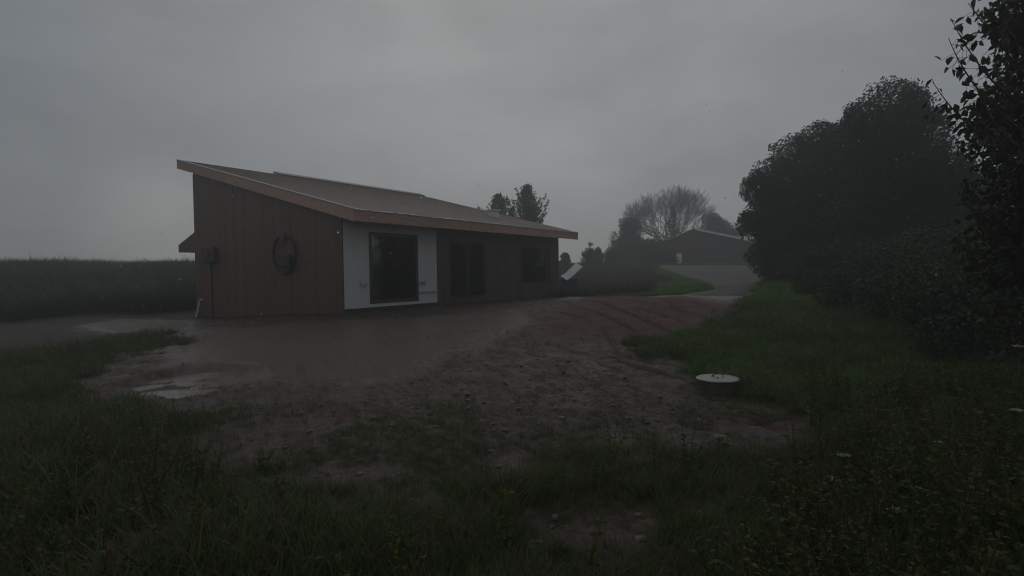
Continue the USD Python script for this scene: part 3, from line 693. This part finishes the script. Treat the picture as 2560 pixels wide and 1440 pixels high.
# shrubs down the right bank
SH = [(1945, 24, 45), (2010, 21, 55), (2085, 17.5, 65), (2170, 14.5, 85), (2290, 12.5, 110), (2420, 11, 130), (2120, 12.3, 55), (2215, 10.5, 75), (2340, 9.2, 95), (2040, 14.8, 42), (2440, 7.8, 130), (2560, 8.4, 170)]
words = ['small rounded shrub at the foot of the big stepped tree', 'low shrub just right of the drive top', 'dark shrub where the bank meets the trees', 'broad dark shrub in the middle of the right bank',
         'tall tangled shrub below the peaked tree', 'large dark shrub near the right edge', 'small low bush at the front of the bank shrubs', 'dense low bush above the grass bank', 'round dark bush lowest of the bank shrubs',
         'smallest bush on the bank, nearest the drive', 'dark bush at the right edge behind the weeds', 'big black shrub cut by the right edge']
for i_, ((px, dp, rp), wd) in enumerate(zip(SH, words)):
    R_ = rp * dp / F; x, y = at(px, 720, dp)[:2]; zg = base_height(x, y)
    r = np.random.default_rng(50 + i_)
    t = thing('shrub', wd, 'shrub', (x, y, zg), group=None)
    cl = [((0, 0, R_ * .75), (R_, R_, R_ * .95))] + [((r.normal() * R_ * .6, r.normal() * R_ * .5, R_ * (.4 + .9 * r.random())), R_ * (.35 + .3 * r.random())) for _ in range(6)]
    obj('foliage', crown(cl, .062, 15, r), M['shrub'], t, kind='stuff')
    obj('stem', cat_m([limb((r.normal() * .08, r.normal() * .08, -.15), c, .03, .008, r, .2, 4, 5) for c, _ in cl]), M['bark'], t)

# near tree reaching in from the right edge
r = np.random.default_rng(77)
tb = at(2760, 700, 5.0)[:2]; tz = base_height(*tb)
NT = thing('overhanging_tree', 'near tree reaching in from the right edge, pointed leaves against the sky', 'tree', (tb[0], tb[1], tz))
o = np.array([tb[0], tb[1], tz])
fork = np.array([0, 0, 2.2])
obj('trunk', cat_m([limb((0, 0, -.3), fork, .16, .12, r, .04, 6, 10), limb(fork, (.1, .3, 4.6), .11, .05, r, .06, 6, 8)]), M['bark'], NT, smooth=True)
def leafy_leaf(p, dirn, ln, r):
    """One pointed leaf, folded along its midrib, hanging from p."""
    dirn = dirn / np.linalg.norm(dirn); side = np.cross(dirn, r.normal(size=3)); side /= np.linalg.norm(side); nn = np.cross(side, dirn)
    w = ln * .27
    pts = [p, p + dirn * ln * .35 + side * w + nn * ln * .07, p + dirn * ln * .35 - side * w + nn * ln * .07, p + dirn * ln * .7 + side * w * .7 + nn * ln * .03, p + dirn * ln * .7 - side * w * .7 + nn * ln * .03, p + dirn * ln - nn * ln * .08, p + dirn * ln * .4, p + dirn * ln * .72 - nn * ln * .02]
    return np.array(pts), np.array([[0, 6, 1], [0, 2, 6], [1, 6, 7], [1, 7, 3], [2, 7, 6], [2, 4, 7], [3, 7, 5], [4, 5, 7]])
SPR = [((2560, 260), (2470, 190), (2376, 45), 4.7), ((2560, 330), (2450, 230), (2371, 95), 4.6), ((2580, 420), (2440, 330), (2332, 205), 4.9), ((2570, 200), (2500, 110), (2420, 8), 4.9), ((2560, 170), (2530, 90), (2450, 60), 5.1),
       ((2580, 380), (2500, 330), (2440, 215), 4.5), ((2600, 430), (2510, 380), (2430, 290), 4.8), ((2600, 150), (2560, 60), (2500, -20), 4.8), ((2590, 330), (2530, 260), (2480, 170), 5.2), ((2600, 240), (2540, 180), (2500, 60), 5.4)]
nleaf = 0
rest = []
for sa, sb, sc, dp in SPR:
    a_, b_, c_ = at(*sa, dp + .25) - o, at(*sb, dp) - o, at(*sc, dp - .1) - o
    t = np.linspace(0, 1, 14)[:, None]
    pts = (1 - t) ** 2 * a_ + 2 * t * (1 - t) * (b_ * 2 - (a_ + c_) / 2) + t ** 2 * c_
    src = np.array([.05, .15, 2.2 + .5 * r.random() + .25 * max(0, a_[2] - 2.2)])
    br = obj('branch', cat_m([limb(src, pts[0], .035, .012, r, .08, 5, 6), tube(pts, np.linspace(.012, .0025, 14), 6)]), M['bark'], NT, smooth=True)
    tw = []
    for k_ in range(46):
        s = .12 + .86 * r.random(); p = pts[0] * 0 + np.array([np.interp(s, t[:, 0], pts[:, q]) for q in range(3)])
        ax = pts[min(13, int(s * 13) + 1)] - pts[int(s * 13)]; ax /= np.linalg.norm(ax)
        off = r.normal(size=3) * .07 * (1.6 - s); base = p + off
        dirn = ax * .25 + r.normal(size=3) * .45 + np.array([0, 0, -.75]); ln = .065 + .035 * r.random()
        lf = leafy_leaf(base, dirn, ln, r)
        tw.append(tube([p, base], .0016, 4))
        if nleaf < 290: obj('leaf', lf, M['leaf_near'], br); nleaf += 1
        else: rest.append(lf)
    obj('twig', cat_m(tw), M['bark'], br, kind='stuff')
# the dense part of its crown
P = []
for px, py, rp, dp, n_ in ((2560, 330, 120, 5.3, 900), (2575, 60, 70, 5.2, 500), (2510, 30, 55, 5.5, 220), (2490, 290, 60, 5.5, 300), (2570, 200, 80, 5.6, 420), (2560, 480, 120, 5.2, 1100), (2540, 620, 120, 5.4, 1100), (2590, 780, 130, 5.2, 900), (2640, 100, 120, 5.4, 700), (2680, 400, 150, 5.4, 900)):
    c = at(px, py, dp) - o; R_ = rp * dp / F
    dv_ = r.normal(size=(n_, 3)); dv_ /= np.linalg.norm(dv_, axis=1, keepdims=True); dv_ *= (r.random(n_) ** .4)[:, None] * R_ * (.7 + .6 * meshkit.fbm(dv_ * 2 + c, 2, 4))[:, None]
    P.append(c + dv_)
P = np.vstack(P)
for p in P: rest.append(leafy_leaf(p, r.normal(size=3) * .6 + [0, 0, -.6], .06 + .035 * r.random(), r))
obj('foliage', cat_m(rest), M['leaf_near'], NT, kind='stuff')
bl = []
for k_ in range(26):
    p = P[r.integers(len(P))]; bl.append(limb(fork + [0, .05, r.random() * 1.8], p, .022, .005, r, .1, 5, 5))
obj('inner_branch', cat_m(bl), M['bark'], NT, smooth=True, kind='stuff')

# conifers
def conifer(name, label, px, ytop, ybase, wpx, depth, seed, tiers=16, group=None, up=.35, cat='conifer', lean=0):
    r = np.random.default_rng(seed)
    top_ = at(px, ytop, depth); x, y = top_[0], top_[1]; zg = base_height(x, y)
    Hh = top_[2] - zg; Wd = wpx / 2 * depth / F; zb = at(px, ybase, depth)[2] - zg
    t = thing(name, label, cat, (x, y, zg), group=group)
    trunk = tube(np.stack([np.linspace(0, 0, 8), np.zeros(8), np.linspace(-.2, Hh, 8)], 1), np.linspace(.16, .015, 8), 7)
    br, P, N = [trunk], [], []
    for k_ in range(tiers):
        s = k_ / (tiers - 1); z = zb * .75 + (Hh * .97 - zb * .75) * s; ln = Wd * (1 - s) ** .8 + .12
        for q in range(6):
            th = r.random() * 2 * math.pi; l_ = ln * (.55 + .65 * r.random())
            u_ = np.linspace(0, 1, 6)[:, None]; dr_ = np.array([math.cos(th), math.sin(th), 0])
            pts = np.array([0, 0, z]) + dr_ * u_ * l_ + np.array([0, 0, 1.0]) * (u_ ** 2) * l_ * up * (1 + .8 * r.random()) - np.array([0, 0, .1]) * u_ * l_
            br.append(tube(pts, np.linspace(.028, .006, 6), 4, False))
            m_ = int(26 + 40 * l_); ss = r.random(m_) ** .7
            p = np.stack([np.interp(ss, u_[:, 0], pts[:, c]) for c in range(3)], 1) + r.normal(size=(m_, 3)) * .07
            P.append(p); nn = r.normal(size=(m_, 3)); nn /= np.linalg.norm(nn, axis=1, keepdims=True); N.append(nn)
    P, N = np.vstack(P), np.vstack(N)
    obj('needles', leaf_quads(P, N, .20, 2.6, r), M['needle'], t, kind='stuff')
    obj('trunk', cat_m(br), M['bark'], t)
    return t
conifer('pine_tree', 'tall pine rising behind the low end of the long roof', 1318, 462, 560, 104, 38, 5, 15, up=.9)
conifer('pine_tree', 'shorter bushy pine left of the tall pine behind the roof', 1244, 486, 560, 90, 40, 6, 13, up=.9)
conifer('pine_tree', 'low dark pine tip between the two pines behind the roof', 1277, 522, 570, 40, 42, 8, 8, up=.6)
conifer('pine_tree', 'dark conifer standing in front of the bare tree', 1682, 515, 640, 66, 66, 9, 16, up=.3)

# bare tree
def bare_tree(px, ybase, depth, seed):
    r = np.random.default_rng(seed)
    x, y = at(px, 640, depth)[:2]; zg = base_height(x, y)
    t = thing('bare_tree', 'wide leafless tree with fine twigs behind the far house', 'tree', (x, y, zg))
    big, fine = [], []
    c = at(1672, 550, depth) - [x, y, zg]; RX = 108 * depth / F; RZ = 118 * depth / F
    def inside(p): q = (p - c) / [RX, RX * .8, RZ]; return (q @ q)
    def grow(p, dv, ln, rad, lvl):
        n = 5; pts = [p]; d_ = dv
        for _ in range(n):
            d_ = d_ + r.normal(size=3) * .10 + np.array([0, 0, .05]); d_ /= np.linalg.norm(d_); pts.append(pts[-1] + d_ * ln / n)
        pts = np.array(pts)
        (big if lvl < 2 else fine).append(tube(pts, np.maximum(np.linspace(rad, rad * .62, n + 1), .011), 6 if lvl < 2 else 3, False))
        if lvl >= 6 or inside(pts[-1]) > 1.05: return
        for k_ in range(3 if lvl < 5 else 2):
            ax = r.normal(size=3); ax -= (ax @ d_) * d_; ax /= np.linalg.norm(ax)
            nd = d_ + ax * (.45 + .35 * r.random()); out = pts[-1] - c; nd = nd + .15 * out / (np.linalg.norm(out) + 1e-6)
            st_ = pts[-1] if k_ else pts[-2]
            grow(st_, nd / np.linalg.norm(nd), ln * (.70 + .18 * r.random()), rad * .60, lvl + 1)
    base = c - [0, 0, RZ * .62]
    big.append(tube([(0, 0, -.3), base * [.5, .5, .5], base], [.42, .36, .32], 9))
    for k_ in range(13):
        th = 2 * math.pi * k_ / 13 * 2 + r.random() * .5; tilt = .35 + .75 * r.random()
        grow(base, np.array([math.cos(th) * math.sin(tilt), math.sin(th) * math.sin(tilt), math.cos(tilt)]), RZ * .37, .12, 0)
    obj('trunk', cat_m(big), M['bark_grey'], t)
    obj('twigs', cat_m(fine), M['bark_grey'], t, kind='stuff')
bare_tree(1690, 640, 74, 12)

def small_tree(label, px, ytop, ybot, wpx, depth, seed, name='small_tree', leaf=.2, dens=14, mleaf='needle'):
    r = np.random.default_rng(seed); cl = []
    n = 22; wpx = wpx * 1.5
    for k_ in range(n):
        s = r.random(); yy = ytop + (ybot - ytop) * (.12 + .88 * s); w_ = wpx / 2 * (.35 + .65 * s ** .6)
        cl.append((px + (r.random() - .5) * w_ * 1.3, yy, w_ * (.5 + .3 * r.random())))
    cl.append((px, ytop + wpx * .14, wpx * .13))
    broad_tree(name, label, depth, cl, px, leaf, dens, seed, mleaf=mleaf, extra=True, trunk_r=.12)
small_tree('dense dark bushy tree left of the bare tree', 1572, 540, 660, 66, 60, 31)
small_tree('rounded dark treetop rising behind the right roof slope', 1786, 530, 640, 84, 72, 32)
small_tree('sparse low tree beside the big stepped tree', 1830, 560, 640, 50, 70, 33, dens=7)
small_tree('slim sapling with two tips left of the bushy tree', 1474, 604, 665, 28, 50, 34, leaf=.16, dens=11)
small_tree('short sapling right of the slim two tipped one', 1496, 616, 665, 26, 50, 35, leaf=.16, dens=10)
small_tree('thin pale sapling just left of the bushy tree', 1532, 616, 668, 40, 54, 36, leaf=.16, dens=6)
small_tree('little round tree by the far corner of the brown building', 1412, 630, 670, 24, 46, 37, leaf=.16, dens=12)
small_tree('low dark bush left of the far house wall', 1632, 596, 668, 76, 55, 38)
small_tree('dark bush right of the far house wall', 1905, 600, 680, 60, 50, 39)

# ------------------------------------------------------------------ grass
def tuft(r, n, h, spread, width, bend=.5):
    vs, fs, k = [], [], 0
    for _ in range(n):
        b = r.normal(size=2) * spread; th = r.random() * 2 * math.pi; hh = h * (.5 + .7 * r.random()); bd = bend * hh * (.3 + r.random())
        d_ = np.array([math.cos(th), math.sin(th)]); sd = np.array([-d_[1], d_[0]]) * width * (.6 + .8 * r.random())
        pts = []
        for s, w_ in ((0, 1), (.4, .85), (.75, .5), (1, 0)):
            c = np.array([*(b + d_ * bd * s * s), hh * (s - .22 * bend * s * s)])
            pts.append((c, w_))
        row = []
        for c, w_ in pts[:3]: row += [c + [*(sd * w_), 0], c - [*(sd * w_), 0]]
        row.append(pts[3][0]); vs += row
        fs += [[k, k + 1, k + 3], [k, k + 3, k + 2], [k + 2, k + 3, k + 5], [k + 2, k + 5, k + 4], [k + 4, k + 5, k + 6]]; k += 7
    return np.array(vs), np.array(fs)

def weed_proto(r, h, n, leafl):
    vs = []
    for _ in range(3):
        tip = np.array([r.normal() * h * .25, r.normal() * h * .25, h * (.7 + .4 * r.random())])
        pts = np.stack([np.linspace(0, 1, 5) ** 1.4 * tip[0], np.linspace(0, 1, 5) ** 1.4 * tip[1], np.linspace(0, 1, 5) * tip[2]], 1)
        vs.append(tube(pts, np.linspace(.004, .0015, 5), 4, False))
        for _k in range(n):
            s = .15 + .85 * r.random(); p = np.array([np.interp(s, np.linspace(0, 1, 5), pts[:, c]) for c in range(3)])
            dv_ = r.normal(size=3) * [1, 1, .35] + [0, 0, .15]
            vs.append(leafy_leaf(p, dv_, leafl * (.5 + .7 * r.random()) * (1.2 - .5 * s), r))
    return cat_m(vs)

def instancer(name, protos, material, P, yaw, scale, idx, label, tilt=None):
    path = numbered('/World/' + name)
    pi = UsdGeom.PointInstancer.Define(stage, path)
    rel = []
    for k_, pm in enumerate(protos):
        mm = usdkit.mesh(stage, f'{path}/{name}_clump_{k_:03d}', pm, material, False); rel.append(mm.GetPath())
    pi.CreatePrototypesRel().SetTargets(rel)
    pi.CreateProtoIndicesAttr(Vt.IntArray.FromNumpy(idx.astype(np.int32)))
    pi.CreatePositionsAttr(Vt.Vec3fArray.FromNumpy(P.astype(np.float32)))
    q = np.zeros((len(P), 4)); 
    tx, ty = (np.zeros((2, len(P))) if tilt is None else tilt)
    cy_, sy_ = np.cos(yaw / 2), np.sin(yaw / 2)
    # small tilt about x,y after yaw
    q[:, 0] = cy_; q[:, 1] = (tx * cy_ + ty * sy_) / 2; q[:, 2] = (ty * cy_ - tx * sy_) / 2; q[:, 3] = sy_
    q /= np.linalg.norm(q, axis=1, keepdims=True)
    pi.CreateOrientationsAttr(Vt.QuathArray([Gf.Quath(*map(float, w)) for w in q]))
    pi.CreateScalesAttr(Vt.Vec3fArray.FromNumpy(np.repeat(scale[:, None], 3, 1).astype(np.float32)))
    return tag(pi.GetPrim(), label, kind='stuff')

def sector(n, r0, r1, a0, a1, power, r):
    rad = r0 + (r1 - r0) * r.random(n) ** power; a = np.radians(a0 + (a1 - a0) * r.random(n))
    return rad * np.sin(a), rad * np.cos(a)

def spots_ok(x, y):
    """Not inside the building, the well or on the drive."""
    la = (x - C0[0]) * U[0] + (y - C0[1]) * U[1]; lb = (x - C0[0]) * V[0] + (y - C0[1]) * V[1]
    ok = ~((la > -.1) & (la < L + .1) & (lb > -.1) & (lb < W + .1))
    return ok & (np.hypot(x - wc[0], y - wc[1]) > RW + .05)

r = np.random.default_rng(101)
DRV = np.vstack([rows[:, 0], rows[::-1, -1]])
# near grass
x, y = sector(150000, 1.7, 15, -50, 50, 1.15, r)
zz = zones(x, y); mud = zz[0]
pp, _ = project(np.stack([x, y, base_height(x, y)], 1))
cover = (1 - mud) * 1.0 + mud * (1 - zz[2]) * (.10 + .80 * sstep((pp[:, 1] - 930) / 200)) * sstep((n2(x, y, 1.6, 40, 4) - .42) / .10)
cover *= np.where(pp[:, 1] > 930, .25 + 1.1 * sstep((n2(x, y, .8, 41, 3) - .36) / .22), 1)
cover += zz[2] * .012
keep = (r.random(len(x)) < cover * .52) & spots_ok(x, y)
x, y, mud = x[keep], y[keep], mud[keep]; pp = pp[keep]
z = height(x, y)
lush = sstep((n2(x, y, .5, 44, 2) - .4) / .25)
size = (.45 + .75 * r.random(len(x))) * (.75 + .5 * lush) * (1 - .45 * mud)
bottom_left = sstep((pp[:, 1] - 1020) / 250) * sstep((1000 - pp[:, 0]) / 500)
size *= 1 + .6 * bottom_left
print('grass', len(x))
protos = [tuft(np.random.default_rng(200 + k), 12, .16, .045, .0035, .95) for k in range(5)] + [tuft(np.random.default_rng(210 + k), 8, .23, .05, .003, .6) for k in range(2)]
instancer('grass', protos, M['grass'], np.stack([x, y, z - .01], 1), r.random(len(x)) * 6.28, size, r.integers(0, 7, len(x)), 'wet patchy grass growing through the mud in the foreground', (r.normal(size=len(x)) * .15, r.normal(size=len(x)) * .15))

# bank grass, right of the mud and round the far green mound
x, y = sector(110000, 6, 56, 4, 46, .8, r)
zz = zones(x, y); dsd = in_poly_sd(x, y, DRV)
ppb, _ = project(np.stack([x, y, base_height(x, y)], 1)); dull = (np.hypot(x, y) > 22) & (ppb[:, 0] < 1640 + 160 * (n2(x, y, .35, 63) - .5))
keep = ~dull & (zz[0] < .5 * r.random(len(x))) & (dsd < -.1) & spots_ok(x, y) & (r.random(len(x)) < .8)
x, y = x[keep], y[keep]
print('bank', len(x))
rad = np.hypot(x, y)
protos = [tuft(np.random.default_rng(230 + k), 14, .16, .07, .007, 1.15) for k in range(4)]
th = r.random(70) * 6.28; rw = RW + .06 + .16 * r.random(70); k_ = np.sin(th) * -1 + np.cos(th) * .5 < 1.2
x = np.append(x, wc[0] + rw * np.cos(th)); y = np.append(y, wc[1] + rw * np.sin(th)); rad = np.hypot(x, y); zz = zones(x, y); keep = slice(None)
instancer('bank_grass', protos, M['bank'], np.stack([x, y, height(x, y) - .01], 1), r.random(len(x)) * 6.28, (.45 + .5 * r.random(len(x))) * (1 + rad / 60) * (.55 + .9 * n2(x, y, .8, 62)) * np.clip(1.15 - zz[0][keep] * 2, .4, 1), r.integers(0, 4, len(x)), 'brighter green grass on the right bank and the far mound')

# tall field on the left and beyond
x, y = sector(120000, 15, 75, -50, -8, .75, r)
zz = zones(x, y); pp, _ = project(np.stack([x, y, base_height(x, y)], 1))
edge = 782 + 6 * (n2(x, y, .4, 60) - .5) + np.clip((220 - pp[:, 0]) / 220, 0, 1) * 25
keep = (pp[:, 1] < edge) & (pp[:, 0] < 520) & spots_ok(x, y)
lb = (x - C0[0]) * V[0] + (y - C0[1]) * V[1]; la = (x - C0[0]) * U[0] + (y - C0[1]) * U[1]
keep &= ~((lb > -1) & (lb < W + 1.6) & (la > -1.6) & (la < L + 2))
x, y = x[keep], y[keep]; rad = np.hypot(x, y)
print('field', len(x))
protos = [tuft(np.random.default_rng(250 + k), 13, .82, .14, .011, .85) for k in range(5)]
instancer('field_grass', protos, M['field'], np.stack([x, y, height(x, y) - .02], 1), r.random(len(x)) * 6.28, (.42 + .75 * r.random(len(x)) ** 1.6 + .25 * (r.random(len(x)) < .06)) * (.6 + .9 * n2(x, y, .3, 61, 3)), r.integers(0, 5, len(x)), 'tall dull green field grass rising on the left', (r.normal(size=len(x)) * .12, r.normal(size=len(x)) * .12))

# rough dull growth between the brown building and the far house
x, y = sector(26000, 22, 62, 3, 22, .8, r)
zz = zones(x, y); ppb, _ = project(np.stack([x, y, base_height(x, y)], 1))
keep = (ppb[:, 0] < 1640 + 160 * (n2(x, y, .35, 63) - .5)) & (ppb[:, 0] > 1385) & (zz[0] < .4) & (in_poly_sd(x, y, DRV) < -.1) & spots_ok(x, y)
x, y = x[keep], y[keep]
M['rough'] = leaf_mat('rough', [(.030, .040, .022), (.045, .050, .028), (.060, .052, .034), (.034, .046, .024)], .6, .3)
instancer('rough_growth', [tuft(np.random.default_rng(270 + k), 12, .42, .12, .012, .6) for k in range(4)], M['rough'], np.stack([x, y, height(x, y) - .02], 1), r.random(len(x)) * 6.28, .4 + .8 * r.random(len(x)) ** 1.5, r.integers(0, 4, len(x)), 'dull rough growth on the slope left of the drive')

# leafy weeds: thick at lower right and along the bottom left
x, y = sector(30000, 1.9, 9.5, -49, 49, 1.0, r)
pp, _ = project(np.stack([x, y, base_height(x, y)], 1))
right = sstep((pp[:, 0] - 1750 - .4 * (1440 - pp[:, 1])) / 350) * sstep((pp[:, 1] - 940) / 60)
left_ = sstep((1000 - pp[:, 0]) / 600) * sstep((pp[:, 1] - 1060) / 140) * .5
keep = r.random(len(x)) < (right * .15 + left_ * .07 + .004 * (pp[:, 1] > 1100))
keep &= spots_ok(x, y) & (zones(x, y)[0] < .6)
x, y = x[keep], y[keep]; pp = pp[keep]
print('weeds', len(x))
protos = [weed_proto(np.random.default_rng(300 + k), .30, 12, .05) for k in range(4)] + [weed_proto(np.random.default_rng(310 + k), .42, 14, .045) for k in range(2)]
instancer('weeds', protos, M['weed'], np.stack([x, y, height(x, y) - .01], 1), r.random(len(x)) * 6.28, .55 + .7 * r.random(len(x)), r.integers(0, 6, len(x)), 'leafy weeds thick along the lower right and lower left')

# flowering weeds that stand out, each a thing
FW_ = [(2285, 1270, 3.5, 'pale flat flower head, largest of the pale blooms at lower right'), (2080, 1260, 3.7, 'pale flower spray left of the largest bloom'), (2240, 1335, 3.2, 'small pale flower low among the weeds'),
       (2345, 1110, 4.3, 'creamy flower head among the darkest weeds at right'), (2110, 1210, 4.1, 'thin pale flower above the left spray'), (2545, 870, 4.6, 'yellowish bloom by the right edge, highest of the flowers'), (2540, 1030, 4.2, 'pale bloom close to the right edge'),
       (1800, 1170, 4.6, 'straw pale tuft of seed heads in the grass')]
for i_, (px, py, dp, lb_) in enumerate(FW_):
    r_ = np.random.default_rng(400 + i_); tp = at(px, py, dp); x, y = tp[:2]; zg = height(x, y); hh = max(tp[2] - zg, .18)
    t = thing('flowering_weed', lb_, 'flower', (x, y, zg))
    pts = np.stack([np.linspace(-.03, 0, 5), np.linspace(.02, 0, 5), np.linspace(0, hh, 5)], 1)
    st_ = [tube(pts, np.linspace(.004, .002, 5), 5, False)]; fl = []
    for k_ in range(14):
        th = k_ * 2.4; rad = .045 * math.sqrt((k_ + .5) / 14); e_ = np.array([rad * math.cos(th), rad * math.sin(th), hh + .02 - rad * .12])
        st_.append(tube([pts[-1] - [0, 0, .04], e_], .0012, 4, False))
        pq = e_ + r_.normal(size=(9, 3)) * [.007, .007, .003]; nn = np.array([0, 0, 1.0]) + r_.normal(size=(9, 3)) * .4; nn /= np.linalg.norm(nn, axis=1, keepdims=True)
        fl.append(leaf_quads(pq, nn, .009, 1.2, r_))
    obj('stem', cat_m(st_), M['weed'], t)
    obj('flower_head', cat_m(fl), M['petal'], t)
    obj('leaves', cat_m([leafy_leaf(np.array([0, 0, hh * (.1 + .6 * r_.random())]), r_.normal(size=3) * [1, 1, .3], .06 + .03 * r_.random(), r_) for _ in range(9)]), M['weed'], t)

# long bent grass stalks at lower left
for i_, (px, py, dp, lb_) in enumerate([(217, 1235, 3.2, 'tall pale grass stalk at lower left, the longest one'), (38, 1350, 2.8, 'short pale stalk in the bottom left corner'), (490, 1290, 3.0, 'bent dry stalk right of the longest stalk'), (640, 1330, 2.9, 'slanting dry stalk near the bottom, left of the middle')]):
    r_ = np.random.default_rng(440 + i_); tp = at(px, py, dp); x, y = tp[:2]; zg = height(x, y); hh = max(tp[2] - zg, .2)
    t = thing('grass_stalk', lb_, 'grass stalk', (x, y, zg))
    s = np.linspace(0, 1, 9); pts = np.stack([.10 * hh * s * 0 + r_.normal() * .12 * hh * s ** 3, r_.normal() * .1 * hh * s ** 2, hh * (s - .05 * s ** 3)], 1)
    obj('stem', tube(pts, np.linspace(.0022, .0012, 9), 5, False), M['straw'], t)
    pq = pts[-1] + (pts[-1] - pts[-3]) * np.linspace(-.9, .5, 16)[:, None] + r_.normal(size=(16, 3)) * .004
    nn = r_.normal(size=(16, 3)); nn /= np.linalg.norm(nn, axis=1, keepdims=True)
    obj('seed_head', leaf_quads(pq, nn, .014, 2.5, r_), M['straw'], t)

# clods and stones lying on the mud
r = np.random.default_rng(480)
x, y = sector(9000, 2.5, 17, -38, 34, .9, r)
zz = zones(x, y); keep = (zz[0] > .5) & (r.random(len(x)) < (.22 + .5 * zz[3]) * (1 - .93 * zz[2]) * (1 - .6 * zz[1])) & spots_ok(x, y)
x, y = x[keep], y[keep]
cl_ = []
for k in range(5):
    q = trimesh.creation.icosphere(1, 1.0); v_ = np.array(q.vertices); v_ *= (.6 + .8 * meshkit.fbm(v_ * 1.3 + k * 7, 2, k))[:, None]; v_[:, 2] *= .55; cl_.append((v_, np.array(q.faces)))
M['clod'] = mat('clod', (.105, .078, .064), .55, .4, 3)
print('clods', len(x))
instancer('clods', cl_, M['clod'], np.stack([x, y, height(x, y)], 1), r.random(len(x)) * 6.28, .008 + .03 * r.random(len(x)) ** 3, r.integers(0, 5, len(x)), 'clods and small stones scattered on the wet mud')

# falling rain
r = np.random.default_rng(500)
n = 2600
a = np.radians(r.uniform(-48, 48, n)); rd = 2.6 + 9 * r.random(n) ** .8
P = np.stack([rd * np.sin(a), rd * np.cos(a), -.5 + 5.5 * r.random(n)], 1)
P = P[P[:, 2] > height(P[:, 0], P[:, 1]) + .05]
ic = trimesh.creation.icosphere(2, .0025); ic.apply_scale([.9, .9, 2.1])
v_, f_, nn_ = meshkit.arrays(ic, True)
instancer('rain', [(v_, f_)], M['rain'], P, np.zeros(len(P)), .6 + .7 * r.random(len(P)), np.zeros(len(P)), 'falling raindrops')

# ------------------------------------------------------------------ rain haze
hz_ = box(-155, 155, -155, 155, -3.5, 16)
M['haze'] = usdkit.material(stage, '/World/Looks/haze', {'v': ('principled_volume', {'color': (.97, .975, .98), 'density': .0062, 'anisotropy': .6})}, [], volume='v.volume')
obj('haze', hz_, M['haze'], label='grey rain haze', kind='stuff')
